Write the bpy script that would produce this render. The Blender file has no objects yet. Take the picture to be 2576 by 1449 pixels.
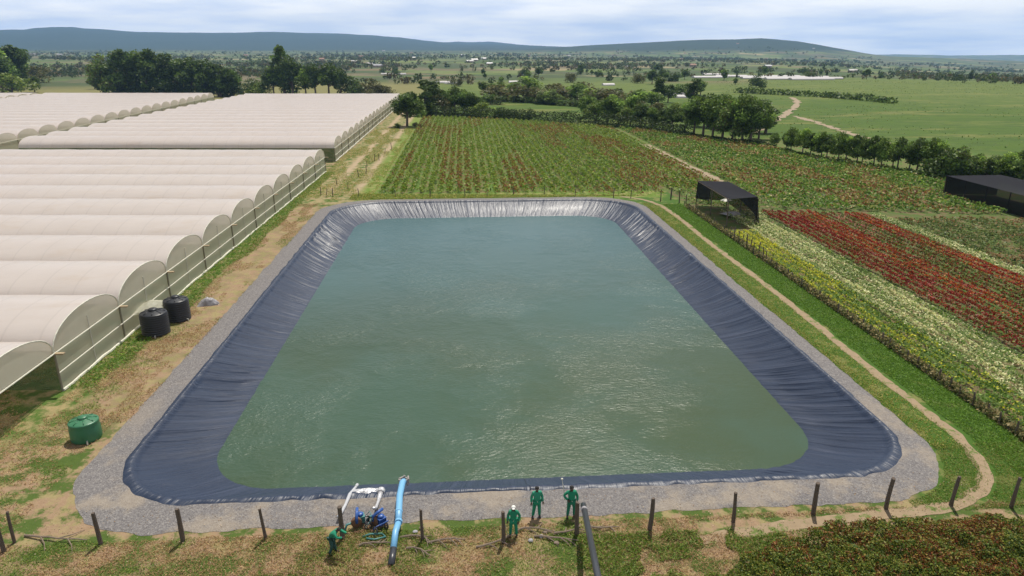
import bpy, bmesh, math, random
import numpy as np
from mathutils import Vector, Matrix
random.seed(7); RS = np.random.RandomState(11)
S = bpy.context.scene; COL = S.collection
R = math.radians
# ------------------------------------------------------------ camera
CAMH = 22.0; PITCH = R(18.83); YAW = R(3.965); FPX = 1748.0
cd = bpy.data.cameras.new('camera'); cam = bpy.data.objects.new('camera', cd); COL.objects.link(cam)
cd.sensor_width = 36; cd.lens = FPX/2576*36; cd.clip_start = .5; cd.clip_end = 60000
cam.location = (0, 0, CAMH); cam.rotation_euler = (R(90)-PITCH, 0, -YAW); S.camera = cam
# ------------------------------------------------------------ sky, sun, exposure
SUN_EL = R(66); SUN_DIR = Vector((.34*math.cos(SUN_EL), .94*math.cos(SUN_EL), math.sin(SUN_EL))).normalized()
W = bpy.data.worlds.new('World'); S.world = W; W.use_nodes = True
nt = W.node_tree; nt.nodes.clear(); N = nt.nodes.new; L = nt.links.new
out = N('ShaderNodeOutputWorld'); bg1 = N('ShaderNodeBackground'); bg2 = N('ShaderNodeBackground'); mx = N('ShaderNodeMixShader')
sky = N('ShaderNodeTexSky'); sky.sky_type = 'NISHITA'; sky.sun_disc = False
sky.sun_elevation = SUN_EL; sky.sun_rotation = math.atan2(.34, .94)
sky.air_density = 1.0; sky.dust_density = 1.5
L(sky.outputs[0], bg1.inputs[0]); bg1.inputs[1].default_value = .085
tc = N('ShaderNodeTexCoord'); sx = N('ShaderNodeSeparateXYZ'); L(tc.outputs['Generated'], sx.inputs[0])
def wm(op, a, b=None, c=None):
    n = N('ShaderNodeMath'); n.operation = op
    for i, v in enumerate((a, b, c)):
        if v is None: continue
        if isinstance(v, (int, float)): n.inputs[i].default_value = v
        else: L(v, n.inputs[i])
    return n.outputs[0]
zz = wm('ADD', wm('MAXIMUM', sx.outputs[2], 0.0), .09)
cx = N('ShaderNodeCombineXYZ'); L(wm('DIVIDE', sx.outputs[0], zz), cx.inputs[0]); L(wm('DIVIDE', sx.outputs[1], zz), cx.inputs[1])
ns = N('ShaderNodeTexNoise'); ns.inputs['Scale'].default_value = .42; ns.inputs['Detail'].default_value = 7; ns.inputs['Roughness'].default_value = .55
L(cx.outputs[0], ns.inputs['Vector'])
cr = N('ShaderNodeValToRGB'); cr.color_ramp.elements[0].position = .32; cr.color_ramp.elements[0].color = (.85, .85, .85, 1)
cr.color_ramp.elements[1].position = .62; cr.color_ramp.elements[1].color = (1, 1, 1, 1); L(ns.outputs[0], cr.inputs[0])
ns2 = N('ShaderNodeTexNoise'); ns2.inputs['Scale'].default_value = .8; ns2.inputs['Detail'].default_value = 6; L(cx.outputs[0], ns2.inputs['Vector'])
c2 = N('ShaderNodeValToRGB'); c2.color_ramp.elements[0].position = .35; c2.color_ramp.elements[0].color = (.66, .72, .85, 1)
c2.color_ramp.elements[1].position = .60; c2.color_ramp.elements[1].color = (1.0, .98, .95, 1); L(ns2.outputs[0], c2.inputs[0])
L(c2.outputs[0], bg2.inputs[0])
gr = N('ShaderNodeValToRGB'); ge = gr.color_ramp.elements; ge[0].position = 0; ge[0].color = (1, 1, 1, 1); ge[1].position = 1; ge[1].color = (.22, .22, .22, 1)
g2_ = ge.new(.16); g2_.color = (.80, .80, .80, 1); g3_ = ge.new(.45); g3_.color = (.36, .36, .36, 1)
L(sx.outputs[2], gr.inputs[0]); L(wm('MULTIPLY', gr.outputs[0], 1.32), bg2.inputs[1])
L(cr.outputs[0], mx.inputs[0]); L(bg1.outputs[0], mx.inputs[1]); L(bg2.outputs[0], mx.inputs[2]); L(mx.outputs[0], out.inputs[0])
sd = bpy.data.lights.new('sun', 'SUN'); sun = bpy.data.objects.new('sun', sd); COL.objects.link(sun)
sd.energy = 4.4; sd.angle = R(.6); sd.color = (1, .94, .84); sun.rotation_euler = SUN_DIR.to_track_quat('Z', 'Y').to_euler(); sun.location = (0, 60, 80)
S.view_settings.view_transform = 'Standard'; S.view_settings.look = 'None'; S.view_settings.exposure = 0.14; S.view_settings.gamma = 1
S.render.engine = 'CYCLES'; S.cycles.max_bounces = 8; S.cycles.transparent_max_bounces = 12; S.cycles.volume_bounces = 1
S.cycles.use_denoising = True

# ------------------------------------------------------------ measuring: photo pixel (2576 wide) -> direction -> point
def raydir(px, py):
    x = (px-1288)/FPX; y = -(py-724.5)/FPX
    d = Vector((x, math.cos(PITCH)+y*math.sin(PITCH), -math.sin(PITCH)+y*math.cos(PITCH)))
    c, s = math.cos(-YAW), math.sin(-YAW)
    return Vector((c*d.x-s*d.y, s*d.x+c*d.y, d.z))
def G(px, py, z=0.0):
    d = raydir(px, py); t = (z-CAMH)/d.z
    return (d.x*t, d.y*t)
def azel(px, py):
    d = raydir(px, py); return math.atan2(d.x, d.y), math.atan2(d.z, math.hypot(d.x, d.y))

# ------------------------------------------------------------ numpy value noise
_P = RS.rand(257, 257)
def vnoise(x, y):
    x = np.asarray(x, float); y = np.asarray(y, float)
    xi = np.floor(x).astype(int); yi = np.floor(y).astype(int); fx = x-xi; fy = y-yi
    fx = fx*fx*(3-2*fx); fy = fy*fy*(3-2*fy); a = xi % 256; b = yi % 256; a1 = (a+1) % 256; b1 = (b+1) % 256
    return (_P[a, b]*(1-fx)+_P[a1, b]*fx)*(1-fy)+(_P[a, b1]*(1-fx)+_P[a1, b1]*fx)*fy
def fbm(x, y, o=4):
    s = 0; a = .5; t = 0
    for i in range(o):
        s = s+a*vnoise(x*2**i+i*17.3, y*2**i+i*9.1); t += a; a *= .5
    return s/t

# ------------------------------------------------------------ terrain height
def layer(pts, xs):
    A = [azel(x, y) for x, y in pts]
    return np.interp(xs, [a[0] for a in A], [a[1] for a in A])
_az = np.linspace(-math.pi, math.pi, 7201)
LAY = []   # (radius, elevation of the land seen from the camera height, per azimuth)
LAY.append((650, np.full_like(_az, -math.atan(22/650))))
def addl(r, pts): LAY.append((r, layer(pts, _az)))
addl(1500, [(0, 152), (1288, 153.6), (1900, 160), (2100, 168), (2250, 181), (2576, 197)])
addl(3000, [(0, 136), (1300, 138), (1700, 145), (2000, 150), (2250, 160), (2576, 176)])
addl(4600, [(0, 124), (1000, 126), (1300, 126), (1400, 121), (1470, 116), (1550, 112), (1630, 107), (1700, 103), (1780, 100), (1850, 99.5), (1915, 96.5), (1960, 100), (2010, 105), (2070, 115), (2130, 126), (2190, 136), (2230, 141), (2350, 146), (2450, 150), (2576, 156)])
addl(7600, [(-200, 80), (0, 76), (60, 75), (90, 71), (110, 70.5), (130, 69), (185, 69), (210, 72), (280, 76), (340, 79.5), (440, 81), (560, 82), (690, 81), (760, 83), (850, 84.5), (940, 90), (1010, 96), (1070, 103), (1130, 108), (1200, 111), (1290, 113), (1400, 117), (1700, 128), (2200, 148), (2576, 160)])
addl(10200, [(0, 122), (900, 122), (1080, 110), (1150, 104), (1250, 106.5), (1310, 112), (1400, 119), (2000, 138), (2130, 136.5), (2260, 136), (2380, 139), (2576, 139.5)])
addl(11200, [(0, 126), (2000, 142), (2576, 146)])
_lr = np.log([l[0] for l in LAY]); _le = np.array([l[1] for l in LAY])
def terrain(x, y):
    x = np.asarray(x, float); y = np.asarray(y, float)
    r = np.hypot(x, y)+1e-6; az = np.arctan2(x, y)
    lr = np.clip(np.log(r), _lr[0], _lr[-1]-1e-6)
    k = np.clip(np.searchsorted(_lr, lr, side='right')-1, 0, len(_lr)-2)
    t = (lr-_lr[k])/(_lr[k+1]-_lr[k])
    t = np.where(k >= 3, t*t*(3-2*t), t)
    fi = (az+math.pi)/(2*math.pi)*7200; i0 = np.clip(fi.astype(int), 0, 7199); f = fi-i0
    e0 = _le[k, i0]*(1-f)+_le[k, i0+1]*f; e1 = _le[k+1, i0]*(1-f)+_le[k+1, i0+1]*f
    z = CAMH+r*np.tan(e0*(1-t)+e1*t)
    return np.where(r < LAY[0][0], 0.0, z+np.clip((r-900)/4000, 0, 1)*14*(fbm(x/420, y/420, 4)-.5)*np.clip(r/5000, .3, 2.2))

# ------------------------------------------------------------ material helpers
class M:
    def __init__(s, name):
        s.m = bpy.data.materials.new(name); s.m.use_nodes = True; s.t = s.m.node_tree; s.t.nodes.clear()
        s.out = s.n('ShaderNodeOutputMaterial'); s.b = s.n('ShaderNodeBsdfPrincipled'); s.link(s.b.outputs[0], s.out.inputs[0])
        s._pos = None
    def n(s, k, **kw):
        x = s.t.nodes.new(k)
        for a, v in kw.items(): setattr(x, a, v)
        return x
    def link(s, a, b): s.t.links.new(a, b)
    def put(s, sock, v):
        if isinstance(v, (int, float)): sock.default_value = v
        elif isinstance(v, (tuple, list)): sock.default_value = (*v, 1) if len(v) == 3 and sock.type == 'RGBA' else v
        else: s.link(v, sock)
    def pos(s):
        if s._pos is None: s._pos = s.n('ShaderNodeNewGeometry').outputs['Position']
        return s._pos
    def xyz(s):
        q = s.n('ShaderNodeSeparateXYZ'); s.link(s.pos(), q.inputs[0]); return q.outputs
    def f(s, op, a, b=None, c=None):
        q = s.n('ShaderNodeMath', operation=op)
        for i, v in enumerate((a, b, c)):
            if v is not None: s.put(q.inputs[i], v)
        return q.outputs[0]
    def noise(s, scale, detail=4, rough=.55, vec=None, stretch=None, off=0):
        q = s.n('ShaderNodeTexNoise'); q.inputs['Scale'].default_value = scale; q.inputs['Detail'].default_value = detail; q.inputs['Roughness'].default_value = rough
        v = vec if vec is not None else s.pos()
        if stretch or off:
            mp = s.n('ShaderNodeMapping'); s.link(v, mp.inputs[0]); mp.inputs['Scale'].default_value = stretch or (1, 1, 1); mp.inputs['Location'].default_value = (off, off*.7, 0); v = mp.outputs[0]
        s.link(v, q.inputs['Vector']); return q.outputs[0]
    def ramp(s, v, stops):
        q = s.n('ShaderNodeValToRGB'); e = q.color_ramp.elements
        while len(e) < len(stops): e.new(.5)
        for i, (p, c) in enumerate(stops):
            e[i].position = p; e[i].color = (*c, 1) if isinstance(c, (tuple, list)) else (c, c, c, 1)
        s.link(v, q.inputs[0]); return q.outputs[0]
    def step(s, v, a, b):
        q = s.n('ShaderNodeMapRange', interpolation_type='SMOOTHSTEP'); s.put(q.inputs[0], v); q.inputs[1].default_value = a; q.inputs[2].default_value = b; return q.outputs[0]
    def mix(s, fac, a, b):
        q = s.n('ShaderNodeMix', data_type='RGBA'); s.put(q.inputs[0], fac); s.put(q.inputs[6], a); s.put(q.inputs[7], b); return q.outputs[2]
    def bump(s, h, strength=.5, dist=.05, normal=None):
        q = s.n('ShaderNodeBump'); q.inputs['Strength'].default_value = strength; q.inputs['Distance'].default_value = dist; s.link(h, q.inputs['Height'])
        if normal is not None: s.link(normal, q.inputs['Normal'])
        s.link(q.outputs[0], s.b.inputs['Normal']); return q.outputs[0]
    def set(s, col=None, rough=None, metal=None, **kw):
        if col is not None: s.put(s.b.inputs['Base Color'], col)
        if rough is not None: s.put(s.b.inputs['Roughness'], rough)
        if metal is not None: s.b.inputs['Metallic'].default_value = metal
        for k, v in kw.items(): s.put(s.b.inputs[k.replace('_', ' ')], v)
        return s
def simple(name, col, rough=.6, metal=0, var=.25, scale=3, bump=0):
    m = M(name); n = m.noise(scale, 5)
    m.set(m.mix(n, tuple(c*(1-var) for c in col), tuple(min(1, c*(1+var)) for c in col)), rough, metal)
    if bump: m.bump(m.noise(scale*4, 4), .6, bump)
    return m.m
def leafmat(name, rough=.55, trans=.35):
    m = M(name); a = m.n('ShaderNodeAttribute', attribute_name='Col'); m.set(a.outputs['Color'], rough, Specular_IOR_Level=.3)
    tr = m.n('ShaderNodeBsdfTranslucent'); m.link(a.outputs['Color'], tr.inputs[0]); ms = m.n('ShaderNodeMixShader'); ms.inputs[0].default_value = trans
    m.link(m.b.outputs[0], ms.inputs[1]); m.link(tr.outputs[0], ms.inputs[2]); m.link(ms.outputs[0], m.out.inputs[0])
    return m.m
LEAF = leafmat('leaf_surface')

# ------------------------------------------------------------ object helpers
def tag(o, label=None, cat=None, group=None, kind=None):
    for k, v in (('label', label), ('category', cat), ('group', group), ('kind', kind)):
        if v: o[k] = v
    return o
def link(name, me, mat=None, parent=None, loc=None):
    o = bpy.data.objects.new(name, me); COL.objects.link(o)
    if mat and me is not None:
        for q in (mat if isinstance(mat, list) else [mat]): me.materials.append(q)
    if parent: o.parent = parent
    if loc is not None: o.location = loc
    return o
def empty(name, loc=(0, 0, 0), rz=0):
    o = bpy.data.objects.new(name, None); COL.objects.link(o); o.location = loc; o.rotation_euler = (0, 0, rz); o.empty_display_size = .3; return o
def copy_tree(o, parent=None):
    c = o.copy(); COL.objects.link(c); c.parent = parent
    for ch in list(o.children): copy_tree(ch, c)
    return c
def npmesh(name, V, F, smooth=False, col=None, uv=None):
    V = np.asarray(V, np.float32); F = np.asarray(F, np.int32); k = F.shape[1]
    me = bpy.data.meshes.new(name); me.vertices.add(len(V)); me.vertices.foreach_set('co', V.ravel())
    me.loops.add(F.size); me.loops.foreach_set('vertex_index', F.ravel()); me.polygons.add(len(F))
    me.polygons.foreach_set('loop_start', np.arange(0, F.size, k, dtype=np.int32)); me.update(calc_edges=True)
    if smooth: me.polygons.foreach_set('use_smooth', np.ones(len(F), bool))
    if col is not None:
        a = me.color_attributes.new('Col', 'FLOAT_COLOR', 'POINT'); c = np.ones((len(V), 4), np.float32); c[:, :3] = col; a.data.foreach_set('color', c.ravel())
    if uv is not None:
        u = me.uv_layers.new(name='UVMap'); u.data.foreach_set('uv', np.asarray(uv, np.float32)[F.ravel()].ravel())
    me.validate(); return me
def grid(nu, nv):
    i = np.arange(nu-1)[:, None]*nv+np.arange(nv-1)[None, :]
    return np.stack([i, i+nv, i+nv+1, i+1], -1).reshape(-1, 4)
class MB:
    def __init__(s): s.V = []; s.F = []
    def add(s, V, F):
        b = len(s.V); s.V += [tuple(v) for v in V]; s.F += [tuple(i+b for i in f) for f in F]; return s
    def box(s, c, d, rot=None):
        x, y, z = (q/2 for q in d); P = [Vector((a*x, b*y, e*z)) for a in (-1, 1) for b in (-1, 1) for e in (-1, 1)]
        if rot is not None: P = [rot @ p for p in P]
        return s.add([p+Vector(c) for p in P], [(0, 1, 3, 2), (4, 6, 7, 5), (0, 4, 5, 1), (2, 3, 7, 6), (0, 2, 6, 4), (1, 5, 7, 3)])
    def tube(s, pts, rad, n=8, cap=True):
        pts = [Vector(p) for p in pts]; m = len(pts); rad = rad if isinstance(rad, (list, tuple)) else [rad]*m; V = []
        up = None
        for i, p in enumerate(pts):
            t = (pts[min(i+1, m-1)]-pts[max(i-1, 0)]).normalized()
            if up is None: up = t.orthogonal().normalized()
            up = (up-t*up.dot(t)).normalized(); w = t.cross(up)
            V += [p+(up*math.cos(a)+w*math.sin(a))*rad[i] for a in (2*math.pi*j/n for j in range(n))]
        F = [(i*n+j, i*n+(j+1) % n, (i+1)*n+(j+1) % n, (i+1)*n+j) for i in range(m-1) for j in range(n)]
        if cap: F += [tuple(range(n))[::-1], tuple((m-1)*n+j for j in range(n))]
        return s.add(V, F)
    def lathe(s, prof, n=28, c=(0, 0, 0), ax=None):
        V = []
        for r, z in prof:
            for j in range(n):
                a = 2*math.pi*j/n; v = Vector((r*math.cos(a), r*math.sin(a), z))
                if ax is not None: v = ax @ v
                V.append(v+Vector(c))
        m = len(prof); F = [(i*n+j, i*n+(j+1) % n, (i+1)*n+(j+1) % n, (i+1)*n+j) for i in range(m-1) for j in range(n)]
        return s.add(V, F)
    def build(s, name, mat, parent=None, smooth=False, loc=None):
        me = bpy.data.meshes.new(name); me.from_pydata(s.V, [], s.F); me.update()
        if smooth: me.shade_smooth()
        return link(name, me, mat, parent, loc)
def leafquads(C, size, color, flat=0.0, aspect=.6, jit=1.0):
    """one small rhombic leaf cluster per centre: C (n,3), size (n,), color (n,3)"""
    n = len(C); a = RS.normal(size=(n, 3)); a[:, 2] *= (1-flat*.7); a /= np.linalg.norm(a, axis=1)[:, None]
    b = RS.normal(size=(n, 3)); b[:, 2] *= (1-flat*.7); b -= (a*b).sum(1)[:, None]*a; b /= np.linalg.norm(b, axis=1)[:, None]
    s = np.asarray(size)[:, None]*.5
    V = np.stack([C-a*s, C+b*s*aspect, C+a*s, C-b*s*aspect], 1).reshape(-1, 3); F = np.arange(4*n).reshape(-1, 4)
    return V, F, np.repeat(color, 4, axis=0)
def palette(n, cols, w=None, var=.25):
    cols = np.array(cols); w = None if w is None else np.array(w)/np.sum(w)
    c = cols[RS.choice(len(cols), n, p=w)]; return np.clip(c*1.7*np.array([1.14, 1.0, .80])*(1+RS.uniform(-var, var, (n, 1))), 0, .9)
ORD = 'first second third fourth fifth sixth seventh eighth ninth tenth eleventh twelfth thirteenth fourteenth fifteenth sixteenth seventeenth eighteenth nineteenth twentieth'.split()
TENS = {2: 'twenty', 3: 'thirty', 4: 'forty', 5: 'fifty', 6: 'sixty', 7: 'seventy'}
def ordn(i):
    if i < 20: return ORD[i]
    t, u = divmod(i+1, 10)
    if u == 0: return {3: 'thirtieth', 4: 'fortieth', 5: 'fiftieth', 6: 'sixtieth', 7: 'seventieth'}[t]
    return TENS[t]+'-'+ORD[u-1]

# ------------------------------------------------------------ rounded rectangles of the pond
RX0, RX1, RY0, RY1 = -19.15, 25.45, 31.35, 106.3
def rrect(x0, x1, y0, y1, r, n):
    """n points, evenly spaced by arc length, starting at the middle of the near side, counter-clockwise"""
    P = []
    rn, rf = r if isinstance(r, tuple) else (r, r)
    def arc(cx_, cy_, a0, a1, r):
        for k in range(25): a = a0+(a1-a0)*k/24; P.append((cx_+r*math.cos(a), cy_+r*math.sin(a)))
    P.append(((x0+x1)/2, y0)); arc(x1-rn, y0+rn, -math.pi/2, 0, rn); arc(x1-rf, y1-rf, 0, math.pi/2, rf); arc(x0+rf, y1-rf, math.pi/2, math.pi, rf); arc(x0+rn, y0+rn, math.pi, 1.5*math.pi, rn); P.append(P[0])
    P = np.array(P); d = np.concatenate([[0], np.cumsum(np.hypot(*np.diff(P, axis=0).T))]); t = np.linspace(0, d[-1], n, endpoint=False)
    return np.stack([np.interp(t, d, P[:, 0]), np.interp(t, d, P[:, 1])], 1), d[-1]

# ------------------------------------------------------------ ground (one sheet to the horizon, with the pond's hole)
def build_ground():
    cx_, cy_ = 3.2, 69.0
    az = np.concatenate([np.arange(-46, 50, .09), np.arange(50, 314, 3.0)])*math.pi/180
    az = np.sort(az)
    # near ring: rounded rect slightly outside the rim
    base, _ = rrect(RX0-1.0, RX1+.8, RY0-1.1, RY1+1.0, (5.0, 8.5), 4000)
    ang = np.arctan2(base[:, 0]-cx_, base[:, 1]-cy_); o = np.argsort(ang); A = ang[o]; B = base[o]
    aw = (az+math.pi) % (2*math.pi)-math.pi
    bx = np.interp(aw, A, B[:, 0], period=2*math.pi); by = np.interp(aw, A, B[:, 1], period=2*math.pi)
    radii = np.concatenate([[0], np.geomspace(60, 11300, 180)])
    V = []
    for k, r in enumerate(radii):
        if k == 0: x, y = bx, by
        else: x, y = cx_+r*np.sin(az), cy_+r*np.cos(az)
        V.append(np.stack([x, y, terrain(x, y)], 1))
    V = np.concatenate(V); n = len(az); nr = len(radii)
    i = np.arange(nr-1)[:, None]*n+np.arange(n)[None, :]; j = np.arange(nr-1)[:, None]*n+(np.arange(n)[None, :]+1) % n
    F = np.stack([i, i+n, j+n, j], -1).reshape(-1, 4)
    me = npmesh('ground', V, F, smooth=True)
    m = M('ground_surface'); X, Y, Z = m.xyz(); D = m.f('SQRT', m.f('ADD', m.f('MULTIPLY', X, X), m.f('MULTIPLY', Y, Y)))
    n1 = m.noise(.55, 6, .62); n2 = m.noise(3.2, 5, .7); n3 = m.noise(.16, 4, .6, off=31); n4 = m.noise(14, 3, .7)
    dirt = m.mix(n2, (.20, .130, .078), (.36, .255, .165)); dirt = m.mix(m.step(n4, .58, .75), dirt, (.47, .36, .26))
    straw = m.mix(n2, (.20, .17, .075), (.36, .29, .15)); green = m.mix(n2, (.04, .075, .015), (.095, .14, .03))
    gmask = m.step(m.f('ADD', m.f('MULTIPLY', n1, .75), m.f('MULTIPLY', n2, .25)), .46, .55)
    smask = m.step(m.noise(1.1, 5, .65, off=9), .45, .6)
    near = m.mix(gmask, m.mix(smask, dirt, straw), green)
    jx = m.f('ADD', X, m.f('MULTIPLY', m.f('SUBTRACT', n1, .5), 3.2)); jy = m.f('ADD', Y, m.f('MULTIPLY', m.f('SUBTRACT', n1, .5), 3.0))
    def band(v, a, b, s=.35):
        return m.f('MULTIPLY', m.step(v, a-s, a+s), m.f('SUBTRACT', 1.0, m.step(v, b-s, b+s)))
    lush = m.mix(m.noise(1.6, 6, .65), (.035, .082, .012), (.075, .15, .022))
    patchy = m.mix(m.step(m.noise(.9, 5, .6, off=4), .42, .62), lush, straw)
    # green strip beside the long greenhouse wall, ending where bare earth starts
    col = near
    lwall = m.f('MULTIPLY', band(jx, -60, -25.3, .5), band(jy, 38, 140, 1.5)); col = m.mix(m.f('MULTIPLY', lwall, .9), col, patchy)
    ldirt = m.f('MULTIPLY', band(jx, -25.3, -21, .5), band(jy, 40, 104, 3)); col = m.mix(m.f('MULTIPLY', ldirt, .75), col, m.mix(smask, dirt, straw))
    lfar = m.f('MULTIPLY', band(jx, -26, -13, .8), m.step(Y, 102, 108)); col = m.mix(lfar, col, m.mix(m.step(n1, .40, .55), m.mix(n2, (.24, .2, .1), (.36, .28, .16)), patchy))
    tr1 = m.f('MULTIPLY', band(jx, -22.9, -21.6, .45), m.step(Y, 108, 116)); tr2 = m.f('MULTIPLY', band(jx, -18.3, -16.9, .5), m.step(Y, 108, 116))
    col = m.mix(m.f('MULTIPLY', m.f('MAXIMUM', tr1, tr2), .8), col, m.mix(n2, (.34, .25, .16), (.44, .34, .24)))
    rstrip = m.f('MULTIPLY', band(m.f('ADD', X, m.f('MULTIPLY', n1, .8)), 27.2, 29.7, .25), m.step(Y, 29.5, 31)); col = m.mix(rstrip, col, m.mix(m.step(n1, .4, .6), (.10, .17, .03), (.22, .23, .075)))
    rlush = m.f('MULTIPLY', m.step(m.f('ADD', X, m.f('MULTIPLY', n1, .8)), 30.1, 30.6), m.step(jy, 28.6, 29.6)); col = m.mix(rlush, col, lush)
    cg = m.f('MULTIPLY', m.step(m.f('ADD', X, m.f('MULTIPLY', n1, 4)), 23.5, 26), m.step(m.f('ADD', Y, m.f('MULTIPLY', n1, .8)), 28.7, 29.2)); col = m.mix(cg, col, m.mix(m.step(n1, .5, .62), lush, (.17, .18, .06)))
    bl = m.f('SUBTRACT', 1.0, m.step(m.f('ADD', Y, m.f('MULTIPLY', m.f('SUBTRACT', n1, .5), 3)), 24.6, 25.8)); col = m.mix(m.f('MULTIPLY', bl, m.step(m.f('ABSOLUTE', m.f('SUBTRACT', X, 1.0)), 11, 14)), col, m.mix(n2, (.03, .06, .012), (.09, .13, .03)))
    fstrip = m.f('MULTIPLY', m.step(Y, 106.5, 108.5), band(jx, -17, 32, .8)); col = m.mix(fstrip, col, m.mix(m.step(n1, .45, .62), (.12, .19, .03), (.25, .24, .09)))
    # under the crops: soil and weeds
    soil = m.mix(n2, (.10, .09, .035), (.19, .14, .08)); fieldm = m.f('MULTIPLY', m.step(X, 33.2, 33.8), m.step(Y, 28, 30)); col = m.mix(fieldm, col, m.mix(m.step(n1, .4, .55), soil, (.08, .12, .03)))
    midfield = m.f('MULTIPLY', m.step(Y, 112, 114), m.step(X, -14.6, -14)); col = m.mix(midfield, col, m.mix(m.step(n1, .42, .6), (.09, .16, .03), (.15, .13, .055)))
    # meadows past the hedges
    mead = m.mix(m.noise(.035, 6, .6, stretch=(1, 2.2, 1)), (.042, .092, .013), (.095, .142, .022)); mead = m.mix(m.step(m.noise(.02, 6, .7, off=3, stretch=(1, 2.5, 1)), .50, .66), mead, (.16, .17, .05)); mead = m.mix(m.f('MULTIPLY', m.step(D, 300, 480), .55), mead, (.145, .175, .045)); mead = m.mix(m.f('MULTIPLY', m.step(m.noise(.12, 6, .75, stretch=(1, 2.5, 1)), .48, .6), .6), mead, (.05, .085, .02))
    far1 = m.step(m.f('ADD', m.f('ADD', m.f('MULTIPLY', X, .9), Y), m.f('MULTIPLY', n3, 20)), 255, 275); col = m.mix(far1, col, mead)
    lf = m.f('MULTIPLY', m.step(X, -10, -30), m.step(Y, 330, 345)); col = m.mix(lf, col, m.mix(n3, (.2, .2, .06), (.16, .14, .07)))
    # farmland patchwork of the plain
    vo = m.n('ShaderNodeTexVoronoi', feature='F1', distance='MANHATTAN'); vo.inputs['Scale'].default_value = .0105; vo.inputs['Randomness'].default_value = .9
    wv = m.n('ShaderNodeVectorMath', operation='ADD'); wn = m.n('ShaderNodeTexNoise'); wn.inputs['Scale'].default_value = .004; wn.inputs['Detail'].default_value = 3; m.link(m.pos(), wn.inputs['Vector'])
    ws = m.n('ShaderNodeVectorMath', operation='SCALE'); ws.inputs['Scale'].default_value = 130; m.link(wn.outputs['Color'], ws.inputs[0]); m.link(m.pos(), wv.inputs[0]); m.link(ws.outputs[0], wv.inputs[1]); m.link(wv.outputs[0], vo.inputs['Vector'])
    sepc = m.n('ShaderNodeSeparateColor'); m.link(vo.outputs['Color'], sepc.inputs[0])
    patch = m.ramp(sepc.outputs[0], [(0, (.05, .09, .025)), (.15, (.14, .19, .045)), (.3, (.035, .06, .022)), (.45, (.18, .20, .07)), (.58, (.075, .12, .03)), (.70, (.20, .14, .09)), (.8, (.045, .07, .03)), (.9, (.13, .10, .07)), (1, (.36, .29, .17))])
    patch = m.mix(m.f('MULTIPLY', m.noise(.06, 4, .6), .35), patch, (.11, .14, .045))
    scrub = m.mix(m.noise(.03, 5, .7), (.035, .06, .022), (.075, .10, .035)); scm = m.step(m.noise(.0042, 6, .68, off=900), .50, .56)
    patch = m.mix(m.f('MULTIPLY', scm, .9), patch, scrub); patch = m.mix(m.f('MULTIPLY', m.step(m.noise(.018, 6, .75, off=400), .53, .60), .55), patch, scrub)
    farm = m.step(m.f('ADD', D, m.f('MULTIPLY', n3, 60)), 520, 620); rightplain = m.f('MULTIPLY', m.step(m.f('SUBTRACT', X, m.f('MULTIPLY', Y, .33)), 20, 60), m.f('SUBTRACT', 1.0, m.step(D, 720, 800)))
    col = m.mix(m.f('MULTIPLY', farm, m.f('SUBTRACT', 1.0, rightplain)), col, patch)
    hillc = m.mix(m.noise(.016, 8, .8), (.006, .015, .008), (.045, .070, .026)); hm = m.f('MULTIPLY', m.step(m.f('ADD', Z, m.f('MULTIPLY', m.noise(.0025, 5, .65), 34)), 30, 48), m.step(D, 2300, 2700))
    col = m.mix(hm, col, hillc)
    m.set(col, .92, Specular_IOR_Level=.15)
    hb = m.f('ADD', m.f('MULTIPLY', n2, .7), m.f('MULTIPLY', n4, .3)); m.bump(hb, .8, .09)
    tag(link('ground', me, m.m), kind='structure')
build_ground()

def ringmesh(name, loops, mat, smooth=True, uvs=None):
    n = len(loops[0]); V = np.concatenate(loops); k = len(loops)
    i = np.arange(k-1)[:, None]*n+np.arange(n)[None, :]; j = np.arange(k-1)[:, None]*n+(np.arange(n)[None, :]+1) % n
    F = np.stack([i, i+n, j+n, j], -1).reshape(-1, 4)
    return npmesh(name, V, F, smooth=smooth)

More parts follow.
